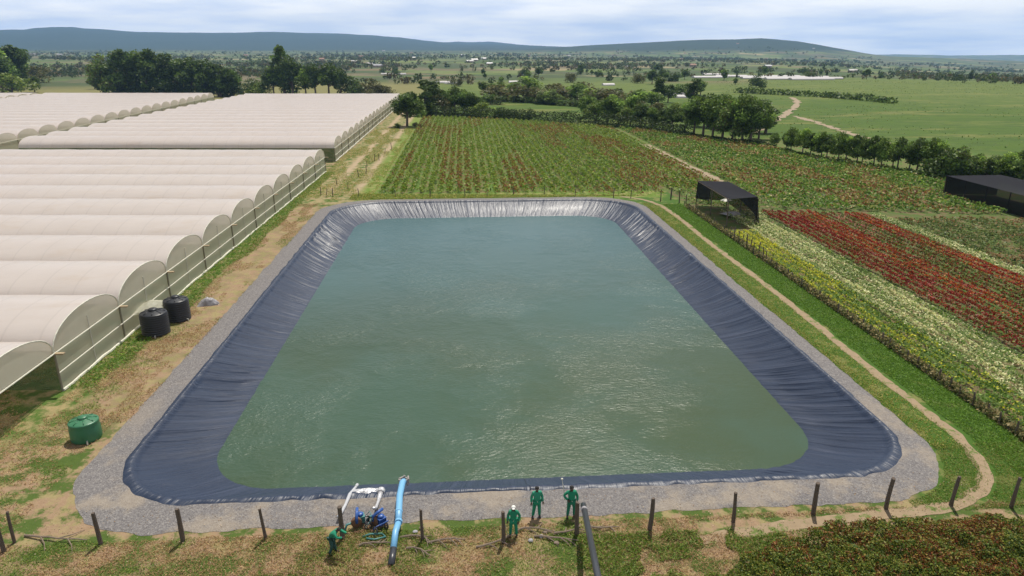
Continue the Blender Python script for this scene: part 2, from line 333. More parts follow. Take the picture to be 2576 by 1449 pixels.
# gravel apron around the pond
NG = 1400
def gravel():
    m = M('gravel_surface'); v = m.n('ShaderNodeTexVoronoi'); v.inputs['Scale'].default_value = 20.0; m.link(m.pos(), v.inputs['Vector'])
    sc = m.n('ShaderNodeSeparateColor'); m.link(v.outputs['Color'], sc.inputs[0])
    v2 = m.n('ShaderNodeTexVoronoi'); v2.inputs['Scale'].default_value = 11.0; m.link(m.pos(), v2.inputs['Vector']); sc2 = m.n('ShaderNodeSeparateColor'); m.link(v2.outputs['Color'], sc2.inputs[0])
    t = m.f('ADD', m.f('MULTIPLY', sc.outputs[0], .6), m.f('MULTIPLY', sc2.outputs[1], .4))
    c = m.ramp(t, [(0, (.105, .098, .10)), (.35, (.155, .146, .147)), (.7, (.205, .193, .190)), (1, (.30, .285, .27))])
    tan = m.mix(m.noise(2.5, 5), (.26, .21, .16), (.42, .36, .28)); X, Y, Z = m.xyz()
    tm = m.f('MULTIPLY', m.step(m.noise(.25, 5, .65), .47, .62), m.f('SUBTRACT', 1.0, m.step(Y, 32, 50)))
    c = m.mix(m.f('MULTIPLY', tm, .55), c, tan); c = m.mix(m.f('MULTIPLY', m.step(m.noise(.5, 6, .7, off=50), .60, .72), .4), c, (.30, .25, .18))
    m.set(c, .9, Specular_IOR_Level=.2); m.bump(m.f('ADD', v.outputs['Distance'], m.f('MULTIPLY', v2.outputs['Distance'], .5)), .6, .04)
    loops = []
    for k, t in enumerate([0, .04, .2, .4, .6, .8, .93, 1.0]):
        x0 = RX0-2.25*t; x1 = RX1+1.65*t; y0 = RY0-2.4*t; y1 = RY1+2.1*t
        p, _ = rrect(x0, x1, y0, y1, (5.1+1.0*t, 7.8+.8*t), NG)
        if k >= 6:
            c0 = np.array([3.2, 69.]); d = p-c0; d /= np.linalg.norm(d, axis=1)[:, None]
            j = (fbm(p[:, 0]*.9, p[:, 1]*.9, 4)-.5)*.55*t; p = p+d*j[:, None]
        z = [0.06, .10, .085, .08, .075, .06, .045, .012][k]+0*p[:, 0]+(.02*(fbm(p[:, 0]*2, p[:, 1]*2)-.5) if 0 < k < 7 else 0)
        loops.append(np.column_stack([p, z]))
    tag(link('gravel_path', ringmesh('gravel_path', loops, None), m.m), kind='structure')
gravel()

# plastic liner of the pond
WZ = -1.8; INS = 3.45
def liner():
    n = 4200; k = 27; V = []; UV = []
    for i in range(k):
        t = i/(k-1)*1.25     # 0 rim, 1 water line, beyond under water
        t = max(0, (i-3))/(k-4)*1.25; ins = INS*t if i > 3 else (-.36, -.24, -.08, .06)[i]
        p, per = rrect(RX0+ins, RX1-ins, RY0+ins, RY1-ins, (5.2-.7*max(0, min(t, 1)), 7.8-2.0*max(0, min(t, 1))), n)
        z = np.full(n, WZ*t*1.0+.10) if i > 3 else np.full(n, (.05, .125, .165, .16)[i])
        z = z-.12*math.sin(math.pi*min(t, 1))
        s = np.linspace(0, 226.0, n, endpoint=False)
        if 1 < i:
            w = .35*(fbm(s*2.2, 3+0*s, 3)-.5)*.3 if i < 4 else (fbm(s*1.5+t*.5, t*.35+3+0*s, 4)-.5)*.34+(vnoise(s*4.5, t*1.7+0*s)-.5)*.05
            corner = np.where(p[:, 1] > 99, .3, 1.0)*(.6+1.2*np.clip(fbm(s*.12, 0*s+5, 2)*2-.8, 0, 1))
            z = z+w*corner*float(np.interp(t, [0, .7, .95, 1.3], [1, 1, .22, .22]))
        else:
            c0 = np.array([3.2, 69.]); d = p-c0; d /= np.linalg.norm(d, axis=1)[:, None]; p = p+d*((vnoise(s*1.3, 0*s)-.5)*(.28 if i == 0 else .08))[:, None]
        V.append(np.column_stack([p, z])); UV.append(np.column_stack([s, np.full(n, t*4)]))
    V = np.concatenate(V); UV = np.concatenate(UV)
    i = np.arange(k-1)[:, None]*n+np.arange(n)[None, :]; j = np.arange(k-1)[:, None]*n+(np.arange(n)[None, :]+1) % n
    F = np.stack([i, j, j+n, i+n], -1).reshape(-1, 4)
    me = npmesh('pond_liner', V, F, smooth=True, uv=UV)
    m = M('liner_plastic'); uvn = m.n('ShaderNodeUVMap').outputs[0]
    w1 = m.noise(1.5, 5, .52, vec=uvn, stretch=(1.5, .07, 1)); w2 = m.noise(4, 4, .6, vec=uvn, stretch=(1.6, .12, 1)); w3 = m.noise(.5, 4, .6)
    c = m.mix(w3, (.006, .015, .042), (.015, .030, .066)); c = m.mix(m.f('MULTIPLY', m.step(w1, .5, .75), .25), c, (.09, .11, .18)); c = m.mix(m.f('MULTIPLY', m.step(m.noise(.35, 6, .7, off=8), .6, .75), .3), c, (.09, .085, .09))
    m.set(c, m.f('ADD', .33, m.f('MULTIPLY', w1, .22)), Specular_IOR_Level=.48, Coat_Weight=.02, Coat_Roughness=.2)
    m.bump(m.f('ADD', m.f('MULTIPLY', w1, 1.0), m.f('MULTIPLY', w2, .15)), 1.0, .17)
    o = link('pond_liner', me, m.m); tag(o, 'dark blue-grey wrinkled plastic sheet lining the sloping sides of the pond', 'pond liner')
liner()
def water():
    p, _ = rrect(RX0+INS-.05, RX1-INS+.05, RY0+INS-.05, RY1-INS+.05, (4.3, 5.8), 400)
    me = bpy.data.meshes.new('water'); me.from_pydata([(x, y, WZ+.08) for x, y in p], [], [tuple(range(400))]); me.update()
    m = M('water_surface'); X, Y, Z = m.xyz()
    r1 = m.noise(.42, 5, .6, stretch=(1, 1.5, 1)); r2 = m.noise(2.4, 4, .55, stretch=(1, 1.7, 1), off=5); r3 = m.noise(7.5, 3, .6, stretch=(1, 1.5, 1), off=2)
    gust = m.step(m.noise(.07, 4, .6, off=13), .38, .62); gust2 = m.step(m.noise(.05, 4, .6, off=70), .4, .65)
    h = m.f('ADD', m.f('ADD', m.f('MULTIPLY', r1, .55), m.f('MULTIPLY', r2, .33)), m.f('MULTIPLY', r3, .07)); h = m.f('MULTIPLY', h, m.f('ADD', .22, m.f('MULTIPLY', gust, .95)))
    c = m.mix(m.noise(.045, 5, .6, off=21), (.032, .056, .022), (.050, .080, .034)); c = m.mix(m.f('MULTIPLY', gust2, .55), c, (.044, .098, .074)); c = m.mix(m.f('MULTIPLY', m.step(Y, 38, 100), .85), c, (.048, .118, .138))  # last mix paints sky reflection into the base colour, bluer towards the far side
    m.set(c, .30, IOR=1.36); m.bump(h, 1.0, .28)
    tag(link('water', me, m.m), kind='structure')
water()

# ------------------------------------------------------------ dirt paths (real ribbons with ragged edges)
def ribbon(name, pts, wid, mat, z=.016, jag=.25, step_=.35):
    P = np.array(pts, float); d = np.concatenate([[0], np.cumsum(np.hypot(*np.diff(P, axis=0).T))]); n = max(8, int(d[-1]/step_)); t = np.linspace(0, d[-1], n)
    k = np.ones(9)/9; x = np.interp(t, d, P[:, 0]); y = np.interp(t, d, P[:, 1])
    for _ in range(3): x[4:-4] = np.convolve(x, k, 'valid'); y[4:-4] = np.convolve(y, k, 'valid')
    tx = np.gradient(x); ty = np.gradient(y); l = np.hypot(tx, ty); nx, ny = -ty/l, tx/l
    a = wid*.5+(fbm(t*1.2, 0*t+3)-.5)*jag*2; b = wid*.5+(fbm(t*1.2, 0*t+30)-.5)*jag*2
    rows = [np.column_stack([x+nx*a*q, y+ny*a*q, np.full(n, z)]) for q in (1, .4)]+[np.column_stack([x-nx*b*q, y-ny*b*q, np.full(n, z)]) for q in (.4, 1)]
    V = np.stack(rows, 1).reshape(-1, 3); o = link(name, npmesh(name, V, grid(n, 4)), mat); return tag(o, kind='structure')
mp_ = M('path_dirt'); _n = mp_.noise(2.2, 6, .65); _g = mp_.noise(1.1, 6, .7, off=6)
_c = mp_.mix(_n, (.20, .15, .095), (.37, .28, .185)); _c = mp_.mix(mp_.step(_g, .54, .62), _c, (.12, .16, .045)); mp_.set(_c, .95, Specular_IOR_Level=.15); mp_.bump(_n, .7, .06)
PATHM = mp_.m
ribbon('dirt_path', [(25, 108.3), (28.1, 106), (29.5, 100.9), (29.76, 92.6), (29.5, 81.8), (29.56, 71), (29.7, 64), (29.6, 55.6), (29.49, 50), (29.3, 44), (29.35, 39), (29.43, 36), (29.25, 33.4), (28.72, 31.6), (28.07, 30.4), (26.8, 29.2), (25.4, 28.5), (23.3, 28.1), (20.5, 28.0), (18, 27.8), (15.5, 27.5), (13, 27.1), (10.5, 26.6)], .72, PATHM, jag=.2)
ms_ = M('track_soil'); _n = ms_.noise(1.2, 6, .7); ms_.set(ms_.mix(_n, (.20, .15, .09), (.38, .30, .21)), .95); ribbon('dirt_path', [(45.4, 116), (45.3, 130), (45.1, 150), (45.0, 172)], 1.9, ms_.m, z=.03, jag=.9)
ribbon('dirt_path', [G(1893, 335), G(1905, 325), G(1925, 318), G(1950, 300), G(1985, 285), G(2010, 255), G(1990, 245)], 2.6, ms_.m, z=.05, jag=1.6, step_=3)
ribbon('dirt_path', [G(1995, 292), G(2050, 306), G(2110, 327), G(2190, 352), G(2270, 366), G(2330, 378)], 2.2, ms_.m, z=.05, jag=1.8, step_=2)

# ------------------------------------------------------------ greenhouses
def film(name, col, transp, trans=.35, rough=.35, hoop=0, spec=.6):
    m = M(name); n = m.noise(.9, 5, .6, stretch=(.3, 1, 1)); X, Y, Z = m.xyz()
    c = m.mix(n, tuple(q*.88 for q in col), col)
    if hoop:
        s = m.n('ShaderNodeTexNoise', noise_dimensions='1D'); s.inputs['Scale'].default_value = .32; s.inputs['Detail'].default_value = 3; m.link(X, s.inputs['W']); c = m.mix(m.f('MULTIPLY', s.outputs[0], .4), c, tuple(q*.78 for q in col)); c = m.mix(m.f('MULTIPLY', m.step(m.noise(.35, 6, .7, stretch=(.5, 1.4, 1), off=7), .5, .75), .5), c, (col[0]*.80, col[1]*.74, col[2]*.66)); fr = m.f('FRACT', m.f('DIVIDE', X, 2.6)); c = m.mix(m.f('MULTIPLY', m.f('GREATER_THAN', fr, .94), .3), c, tuple(q*.7 for q in col))
    m.set(c, rough, Specular_IOR_Level=spec)
    tl = m.n('ShaderNodeBsdfTranslucent'); m.put(tl.inputs[0], c); t = m.n('ShaderNodeBsdfTransparent'); a = m.n('ShaderNodeMixShader'); a.inputs[0].default_value = trans
    m.link(m.b.outputs[0], a.inputs[1]); m.link(tl.outputs[0], a.inputs[2]); b = m.n('ShaderNodeMixShader'); b.inputs[0].default_value = transp; m.link(a.outputs[0], b.inputs[1]); m.link(t.outputs[0], b.inputs[2]); m.link(b.outputs[0], m.out.inputs[0])
    m.bump(m.f('ADD', n, m.f('MULTIPLY', m.noise(2.5, 4, .6, stretch=(1, .4, 1)), .3)), .5, .06)
    return m.m
ROOF = film('roof_film', (.87, .785, .75), .04, .38, .26, hoop=1)
GABLE = film('gable_film', (.88, .87, .75), .18, .62, .4); WALLF = film('wall_film', (.74, .77, .62), .34, .5, .4); NETF = film('green_net', (.10, .16, .06), .30, .3, .7)
STEEL = simple('galvanised_pipe', (.55, .53, .47), .5, .2); DARKS = simple('weathered_wood_post', (.20, .18, .13), .8); PALE = simple('pale_plastic_strip', (.58, .57, .48), .6); TIMB = simple('gutter_timber', (.35, .27, .17), .8)
def greenhouse(label, xr, y0, nb, pitch, Lx, sx=0.0, shear=.075, eave=2.8, rise=1.95, openbay=False, left_end=False, parts=True, detail=2, name='greenhouse'):
    g = empty(name, (xr, y0, 0)); tag(g, label, 'greenhouse')
    NA = 18; nl = max(6, int(Lx/2.6))
    def pt(l, w, z): return (w*sx-l, w+shear*l, z)   # l metres to the left, w along the row of bays
    for b in range(nb):
        w0, w1 = b*pitch, (b+1)*pitch; V = []
        prof = []
        for i in range(NA+1):
            a = math.pi*i/NA; prof.append((w0+pitch*(.5-.5*math.cos(a)), eave+rise*math.sin(a)**.86 if 0 < i < NA else eave))
        for li in range(nl+1):
            l = Lx*li/nl; sag = (-.035 if li % 2 else 0.0)+.02*random.uniform(-1, 1)
            for (w, z) in prof: V.append(pt(l, w, z+(sag if eave < z else 0)))
        F = grid(nl+1, NA+1); link('roof_panel', npmesh('roof_panel', V, F, smooth=True), ROOF, g)
        for side, l in ((0, 0.0), (1, Lx)):
            if side and not left_end: continue
            e = .03 if side == 0 else -.03
            mb = MB(); mb.add([pt(l+e, w, z) for w, z in prof], [tuple(range(NA+1)) if side == 0 else tuple(range(NA+1))[::-1]]); mb.build('gable_panel', GABLE, g)
            if parts and side == 0:
                mb = MB(); mb.tube([pt(-.02, w, z+.02) for w, z in prof], .05, 6); mb.build('hoop', PALE, g)
            if not (openbay and b == 0):
                zs = [0.06, 1.35, eave] if parts else [0.06, eave]
                for q in range(len(zs)-1):
                    mb = MB(); mb.add([pt(l+e, w0+.05, zs[q]), pt(l+e, w1-.05, zs[q]), pt(l+e, w1-.05, zs[q+1]), pt(l+e, w0+.05, zs[q+1])], [(0, 1, 2, 3)]); mb.build('wall_panel', WALLF, g)
        if parts:
            mb = MB(); mb.box(pt(-.05, w1, eave-.02), (1.3, .28, .1)); mb.build('gutter', TIMB, g)
    P = range(nb+1)
    for b in P:
        mb = MB(); mb.tube([pt(-.04, b*pitch, 0), pt(-.04, b*pitch, eave)], .07, 6); mb.build('post', DARKS, g)
        if parts and b < nb and not (openbay and b == 0): mb = MB(); mb.tube([pt(-.04, (b+.5)*pitch, 0), pt(-.04, (b+.5)*pitch, eave+1.0)], .04, 6); mb.build('post', STEEL, g)
    W1 = nb*pitch; b0 = pitch if openbay else 0
    mb = MB(); mb.tube([pt(-.07, 0, eave), pt(-.07, W1, eave)], .05, 6); mb.build('eave_rail', PALE, g)
    if parts: mb = MB(); mb.tube([pt(-.07, b0, 1.35), pt(-.07, W1, 1.35)], .045, 6); mb.build('middle_rail', PALE, g)
    k = int(W1/1.2); mb = MB(); mb.tube([pt(-.1+random.uniform(-.05, .05), b0+(W1-b0)*i/k, .09+random.uniform(-.03, .05)) for i in range(k+1)], .11, 6); mb.build('base_strip', PALE, g)
    # long near side, along the bays' length
    mb = MB(); mb.add([pt(.05, b0+.03, .05), pt(Lx, b0+.03, .05), pt(Lx, b0+.03, eave), pt(.05, b0+.03, eave)], [(0, 1, 2, 3)]); mb.build('side_net', NETF, g)
    mb = MB(); mb.add([pt(.05, W1-.03, .05), pt(Lx, W1-.03, .05), pt(Lx, W1-.03, eave), pt(.05, W1-.03, eave)], [(0, 1, 2, 3)]); mb.build('side_net', NETF, g)
    if openbay:
        n = int(Lx/6)
        for i in range(1, n): mb = MB(); mb.tube([pt(i*6, 0, 0), pt(i*6, 0, eave)], .06, 6); mb.build('post', DARKS, g)
    return g
greenhouse('nearest greenhouse block with eleven arched white plastic bays beside the gravel and the black tanks', -27.85, 35.6, 11, 9.12, 92, sx=.0135, openbay=True)
greenhouse('long white greenhouse block behind the nearest one, reaching back to the lone tree', -26.9, 149.0, 18, 9.3, 66, sx=0.0, left_end=True, parts=True)
greenhouse('white greenhouse block with scalloped end left of the long middle block', -101.5, 160, 18, 9.3, 72, sx=-.05, left_end=True, parts=False)
greenhouse('far white greenhouse block at the left edge, seen as a thin strip', -183, 250, 9, 9.3, 70, sx=-.05, left_end=True, parts=False)

# ------------------------------------------------------------ water tanks
def tank(label, r, h, col, x, y, rz=0, ribs=9):
    g = empty('water_tank', (x, y, 0), rz); tag(g, label, 'water tank', None)
    m = M('tank_plastic'); n = m.noise(1.5, 6, .65); m.set(m.mix(n, tuple(c*.7 for c in col), tuple(min(1, c*1.3+.008) for c in col)), .38); m.bump(m.noise(5, 4), .3, .02)
    prof = [(0, 0), (r*.97, 0)]
    for i in range(ribs):
        z0 = h*.04+h*.90*i/ribs; z1 = h*.04+h*.90*(i+1)/ribs; d = z1-z0; prof += [(r, z0+d*.05), (r, z0+d*.65), (r*.965, z0+d*.75), (r*.965, z0+d*.95)]
    prof += [(r*.98, h*.955), (r*.95, h*.985), (r*.9, h)]
    MB().lathe(prof, 40).build('body', m.m, g, smooth=True)
    lid = MB(); lid.lathe([(r*.9, h+.003), (r*.7, h+.07*r), (r*.32, h+.16*r)], 40); 
    for k in range(8):
        a = k*math.pi/4; lid.tube([(r*.33*math.cos(a), r*.33*math.sin(a), h+.16*r), (r*.86*math.cos(a), r*.86*math.sin(a), h+.04*r)], .035*r, 6)
    lid.build('top', m.m, g, smooth=True)
    MB().lathe([(r*.32, h+.12*r), (r*.32, h+.26*r), (r*.27, h+.30*r), (0.001, h+.31*r)], 24).build('lid', m.m, g, smooth=True)
    MB().tube([(0, -r*.95, .18), (0, -r-.16, .18), (0, -r-.16, .02)], .045, 8).build('outlet_pipe', STEEL, g)
    return g
tank('black ribbed water tank nearer the camera, of the two beside the greenhouse', 1.07, 1.85, (.013, .015, .02), -25.55, 54.9, .3)
tank('black ribbed water tank behind the other black tank, nearer the grass', 1.03, 1.85, (.013, .015, .02), -24.95, 58.0, 1.1)
tank('squat green plastic tank standing alone on the dry grass', .84, 1.2, (.03, .15, .07), -22.95, 38.3, .5, ribs=1)
def crumple(name, label, cat, w, d, h, loc, mat, rz=0, seed=0, nu=26, nv=20, arch=True):
    V = []
    for i in range(nu):
        for j in range(nv):
            u, v = i/(nu-1), j/(nv-1); e = math.sin(math.pi*u)*math.sin(math.pi*v)
            z = h*(e**.6 if arch else 1)*(.25+1.3*float(fbm(u*4.5+seed, v*4.5+seed*3, 4)))
            q = .12*(float(vnoise(u*6+seed, v*6))-.5); V.append(((u-.5)*w*(1+q*3), (v-.5)*d*(1-q*3), max(.01, z)))
    o = link(name, npmesh(name, V, grid(nu, nv), smooth=False), mat); o.location = loc; o.rotation_euler = (0, 0, rz); return tag(o, label, cat)
SILV = M('silver_sheet'); SILV.set(SILV.mix(SILV.noise(4, 4), (.42, .42, .44), (.75, .75, .77)), .3, .35); SILV.bump(SILV.noise(5, 5), .8, .08); SILV = SILV.m
GREYP = simple('grey_plastic', (.30, .29, .31), .5, 0, .4, 6)
crumple('plastic_sheet', 'torn pale plastic sheet sagging off the greenhouse wall behind the black tanks', 'plastic sheet', 2.2, 3.6, .45, (-26.9, 57.4, 1.3), GABLE, .1, 4)
crumple('scrap_pile', 'small heap of grey crumpled plastic on the grass past the black tanks', 'scrap heap', 1.7, .9, .6, (-23.6, 61.6, 0), GREYP, .2, 9)
crumple('foil_sheet', 'crumpled shiny silver sheet lying over the liner edge between the two white hoses', 'plastic sheet', 1.35, .7, .2, (-5.55, 31.55, .02), SILV, .1, 2)

# ------------------------------------------------------------ fence posts
def post_proto(h, r, seed):
    rnd = random.Random(seed); n = 8; V = []; pr = [(0, 1.05), (.3, 1.0), (.7, .92), (1, .86)]
    for t, q in pr:
        for j in range(n):
            a = 2*math.pi*j/n; rr = r*q*(1+rnd.uniform(-.12, .12)); V.append((rr*math.cos(a)+.03*math.sin(t*3+seed), rr*math.sin(a), h*t-.0+(rnd.uniform(-.03, .03) if t == 1 else 0)))
    F = [(i*n+j, i*n+(j+1) % n, (i+1)*n+(j+1) % n, (i+1)*n+j) for i in range(3) for j in range(n)]+[tuple(3*n+j for j in range(n)), tuple(range(n))[::-1]]
    me = bpy.data.meshes.new('fence_post'); me.from_pydata(V, [], F); me.update(); return me
WOOD = M('post_wood'); _x, _y, _z = WOOD.xyz(); _w = WOOD.noise(6, 5, .6, stretch=(4, 4, .4)); WOOD.set(WOOD.mix(_w, (.045, .033, .027), (.17, .13, .10)), .85); WOOD.bump(_w, .6, .02); WOOD = WOOD.m
PROT = [post_proto(1.78, .095, 1), post_proto(1.72, .075, 2), post_proto(1.8, .11, 3)]
PSM = [post_proto(1.35, .06, 4), post_proto(1.2, .05, 5), post_proto(1.5, .07, 6)]
for p in PROT+PSM: p.materials.append(WOOD)
def post(p, me, label, group, lean=.04, s=1.0, cat='fence post'):
    o = link('fence_post', me); o.location = (p[0], p[1], 0); o.rotation_euler = (random.uniform(-lean, lean), random.uniform(-lean, lean), random.uniform(0, 6)); o.scale = (1, 1, s)
    return tag(o, label, cat, group)
NF = [(12, 1388), (36, 1366), (254, 1370), (461, 1361), (667, 1355), (862, 1355), (1062, 1358), (1266, 1366), (1451, 1345), (1634, 1333), (1843, 1313), (2045, 1294), (2228, 1280), (2393, 1273), (2545, 1277)]
for i, q in enumerate(NF):
    post(G(*q), PROT[[0, 1, 0, 2, 1, 2, 1, 0, 2, 2, 0, 2, 2, 0, 0][i]], 'dark wooden post, %s from the left in the near row between gravel and grass' % ordn(i), 'posts of the near fence')
z8 = lambda x, y: G((1180+x/5.176)/1.4907, (540+y/5.176)/1.4907)
for i, q in enumerate([(120, 1000), (230, 1020), (355, 1030), (435, 810), (650, 890), (1000, 570), (855, 640), (1015, 450), (1165, 330), (1250, 320), (1365, 190), (1495, 100)]):
    post(z8(*q), PSM[i % 3], 'thin weathered stake, %s along the path by the greenhouses, counted from the pond' % ordn(i), 'stakes along the greenhouse path', .12)
z2 = lambda x, y: G((1200+x/1.84)/1.4907, (640+y/1.84)/1.4907)
for i, q in enumerate([(268, 180), (520, 186), (760, 187), (1000, 185), (1155, 185), (1335, 170), (1548, 165), (1760, 178), (2025, 185), (2145, 190), (2350, 210), (2420, 195), (2480, 220), (2525, 240)]):
    post(z2(*q), PSM[i % 3] if i < 10 else PROT[i % 3], 'dark post, %s from the left in the row beyond the far side of the pond' % ordn(i), 'posts of the far fence', .05)
ys = []; y = 100.5
while y > 34: ys.append(y); y -= random.uniform(.95, 1.4)
for i, y in enumerate(ys):
    tall = 70 < y < 83; post((32.95+random.uniform(-.12, .12), y), PSM[i % 3], 'picket, %s from the net shelter, between green verge and flower beds' % ordn(i), 'pickets along the flower beds', .08, (1.15 if tall else random.uniform(.5, .72)), 'picket')

# ------------------------------------------------------------ shade shelters
NET = film('black_net', (.014, .014, .020), .06, .1, .8, spec=.12); NETS = film('black_net_side', (.010, .010, .013), .16, .1, .8, spec=.1)
def sheet(name, P, mat, parent, n=14, sag=.15, push=(0, 0, -1)):
    a, b, c, d = (Vector(p) for p in P); V = []
    for i in range(n):
        for j in range(n):
            u, v = i/(n-1), j/(n-1); p = a.lerp(b, u).lerp(d.lerp(c, u), v); e = math.sin(math.pi*u)*math.sin(math.pi*v)
            V.append(p+Vector(push)*(sag*e*(.7+.6*float(fbm(u*5, v*5, 3)))))
    return link(name, npmesh(name, V, grid(n, n), smooth=True), mat, parent)
sh = empty('shade_shelter', (34.8, 88, 0)); tag(sh, 'small black net shelter on poles beside the pale flower beds', 'shade shelter')
A_, B_, C_, D_ = (-.0, 13.0, 3.7), (4.3, 12.0, 3.7), (3.6, -.3, 3.9), (-.3, -.6, 3.7)
sheet('roof', [A_, B_, C_, D_], NET, sh, sag=.35)
sheet('side_net', [A_, B_, (4.3, 12, .8), (0, 13, 1.0)], NETS, sh, push=(0, -1, 0))
sheet('side_net', [B_, C_, (3.9, -.6, .05), (4.4, 12, .6)], NETS, sh, push=(.6, 0, 0))
sheet('side_net', [A_, (-.05, 7.2, 3.7), (-.4, 6.5, 2.0), (-.2, 13, 1.1)], NETS, sh, push=(-.4, 0, 0))
sheet('side_net', [(1.0, -.52, 3.73), C_, (3.9, -1.3, .1), (3.0, -1.0, 2.0)], NETS, sh, push=(0, -.5, 0))
for (x, y) in ((0, 13), (4.3, 12), (3.6, -.3), (-.3, -.6), (-.15, 6.2), (4.0, 6.0)):
    MB().tube([(x, y, 0), (x+random.uniform(-.1, .1), y, 3.68)], .07, 7).build('pole', WOOD, sh)
MB().tube([(-.3, -.6, 3.6), (0, 13, 3.6)], .05, 6).build('ridge_pole', WOOD, sh)
crumple('plastic_sheet', 'white plastic scrap draped on the front edge of the black net shelter', 'plastic sheet', 1.3, 1.0, .3, (34.55, 88.5, 3.3), PALE, .5, 3)
crumple('plastic_sheet', 'pale grey plastic sheet lying on the bed under the black net shelter', 'plastic sheet', 2.6, 2.6, .35, (37.6, 93.5, .3), GREYP, .5, 5)
s2 = empty('shade_shelter', (77.5, 90, 0)); tag(s2, 'long low black net tunnel at the right edge below the dark bushes', 'shade shelter')
x0, y1_, y0_ = 0, 16.6, -8
sheet('roof', [(x0, y1_, 3.0), (x0+8, y1_-1.5, 3.3), (x0+9, y0_, 3.2), (x0, y0_, 3.0)], NET, s2, sag=.3)
sheet('side_net', [(x0, y1_, 3.0), (x0, y0_, 3.0), (x0+.2, y0_, .05), (x0+.2, y1_, .05)], NETS, s2, sag=.25, push=(-1, 0, 0))
sheet('side_net', [(x0, y1_, 3.0), (x0+8, y1_-1.5, 3.3), (x0+8, y1_-1.5, .05), (x0, y1_+.1, .05)], NETS, s2, sag=.2, push=(0, 1, 0))
for k in range(6): MB().tube([(x0+.1, y1_-k*4.6, 0), (x0+.1, y1_-k*4.6, 2.98)], .08, 7).build('pole', WOOD, s2)

# ------------------------------------------------------------ crops: leaf masses (nobody could count the plants)
def stuff(name, V, F, C, label=None, cat=None): 
    o = link(name, npmesh(name, V, F, col=C), LEAF); o['kind'] = 'stuff'; return o
def rows(x0, x1, y0, y1, pitch, dens, size, hgt, colfn, clip=None, spread=.33, rowtilt=0):
    n = int((x1-x0)*(y1-y0)*dens); k = RS.randint(0, max(1, int(round((x1-x0)/pitch))), n)
    x = x0+(k+.5)*pitch+RS.normal(0, spread*pitch*.55, n); y = RS.uniform(y0, y1, n)
    keep = (x > x0) & (x < x1)
    gap = fbm(x*.9+k*7.7, y*.35, 3) > .36; keep &= gap | (RS.rand(n) < .25)
    if clip is not None: keep &= clip(x, y)
    x, y, k = x[keep], y[keep], k[keep]; n = len(x)
    h = hgt*(.65+.7*fbm(x*.8, y*.8, 3)); xc = x0+(k+.5)*pitch; prof = np.clip(1-(np.abs(x-xc)/(pitch*.55))**2, .15, 1)
    z = h*prof*RS.uniform(.35, 1.0, n)**.6
    c, top = colfn(x, y, k, n, z/h); s = size*RS.uniform(.6, 1.4, n)
    return leafquads(np.column_stack([x, y, z]), s, c, flat=.45, aspect=.55)
GR = [(.055, .125, .018), (.085, .17, .028), (.12, .20, .04), (.035, .08, .015)]
def far_y(x): return 95.9-(x-41)*.2
HL = np.array([(-14.2, 258), (18.4, 240), (52, 208.5), (62, 189), (73, 169.5), (76.3, 155), (86.5, 126.5), (94.5, 110), (120, 80)])
def hedgey(x): return np.interp(x, HL[:, 0], HL[:, 1])-2.5
def main_col(x, y, k, n, t):
    g = palette(n, [(.06, .12, .014), (.09, .16, .02), (.125, .19, .028), (.04, .08, .012), (.16, .22, .04)], [3, 4, 4, 2, 2]); red = palette(n, [(.12, .045, .016), (.14, .065, .02), (.10, .06, .02)], None)
    m = fbm(x*.16+2.2, y*.030+.7, 4)+.10*(np.sin(k*2.4)+np.sin(k*.83+1))*.5
    strip = np.exp(-((x+3)/9)**2)*.10*(y > 118)
    p = np.clip((m+strip-.52)*6, .03, .5); c = np.where((RS.rand(n) < p)[:, None], red, g)
    yl = palette(n, [(.22, .24, .07), (.26, .24, .13)]); return np.where((RS.rand(n) < .035)[:, None], yl, c), None
V, F, C = rows(-14.0, 44.2, 113.2, 262, 1.55, 17, .42, .7, main_col, clip=lambda x, y: (y < hedgey(x)) & (y > 113.3-np.clip((x+14)*.09, 0, 9)))
stuff('flower_crop', V, F, C)
V, F, C = rows(-14.0, 33.2, 109.0, 113.4, 1.55, 14, .3, .6, main_col, clip=lambda x, y: y > 112.8-(x+14)*.09); stuff('flower_crop', V, F, C)
def mess_col(x, y, k, n, t):
    g = palette(n, GR, [3, 3, 2, 3]); b = palette(n, [(.13, .07, .03), (.16, .11, .05), (.20, .16, .08), (.11, .05, .02)]); yl = palette(n, [(.18, .22, .05), (.23, .25, .09), (.28, .26, .16)])
    m = fbm(x*.22+9, y*.13+4, 4); p = np.clip((m-.49)*5, .05, .6)
    c = np.where((RS.rand(n) < p)[:, None], b, g); return np.where((RS.rand(n) < .10)[:, None], yl, c), None
V, F, C = rows(46.6, 100, 88, 212, 1.7, 15, .48, .8, mess_col, clip=lambda x, y: (y < hedgey(x)) & (y > far_y(x)+2.6) & ~((x > 76.5) & (y < 109)), spread=.45); stuff('weedy_crop', V, F, C)
V, F, C = rows(34.2, 46.6, 97.5, 118, 1.5, 12, .36, .7, mess_col, clip=lambda x, y: (y > far_y(x)+2.4), spread=.4); stuff('weedy_crop', V, F, C)
def flower(fcols, fw, pf, gcols=GR, patch=None):
    def fn(x, y, k, n, t):
        g = palette(n, gcols); f = palette(n, fcols, fw, .2); p = pf(x, y, k) if callable(pf) else pf
        p = np.where(t > .42, p, p*.25); return np.where((RS.rand(n) < p)[:, None], f, g), None
    return fn
YEL = flower([(.36, .38, .03), (.30, .34, .04), (.22, .28, .06)], [3, 2, 2], lambda x, y, k: .15+.2*(y > 60)+.55*np.clip((fbm(x*.7, y*.12, 3)-.38)*4, 0, 1))
V, F, C = rows(33.2, 36.4, 33, 84, .9, 100, .20, .62, YEL); stuff('yellow_flowers', V, F, C)
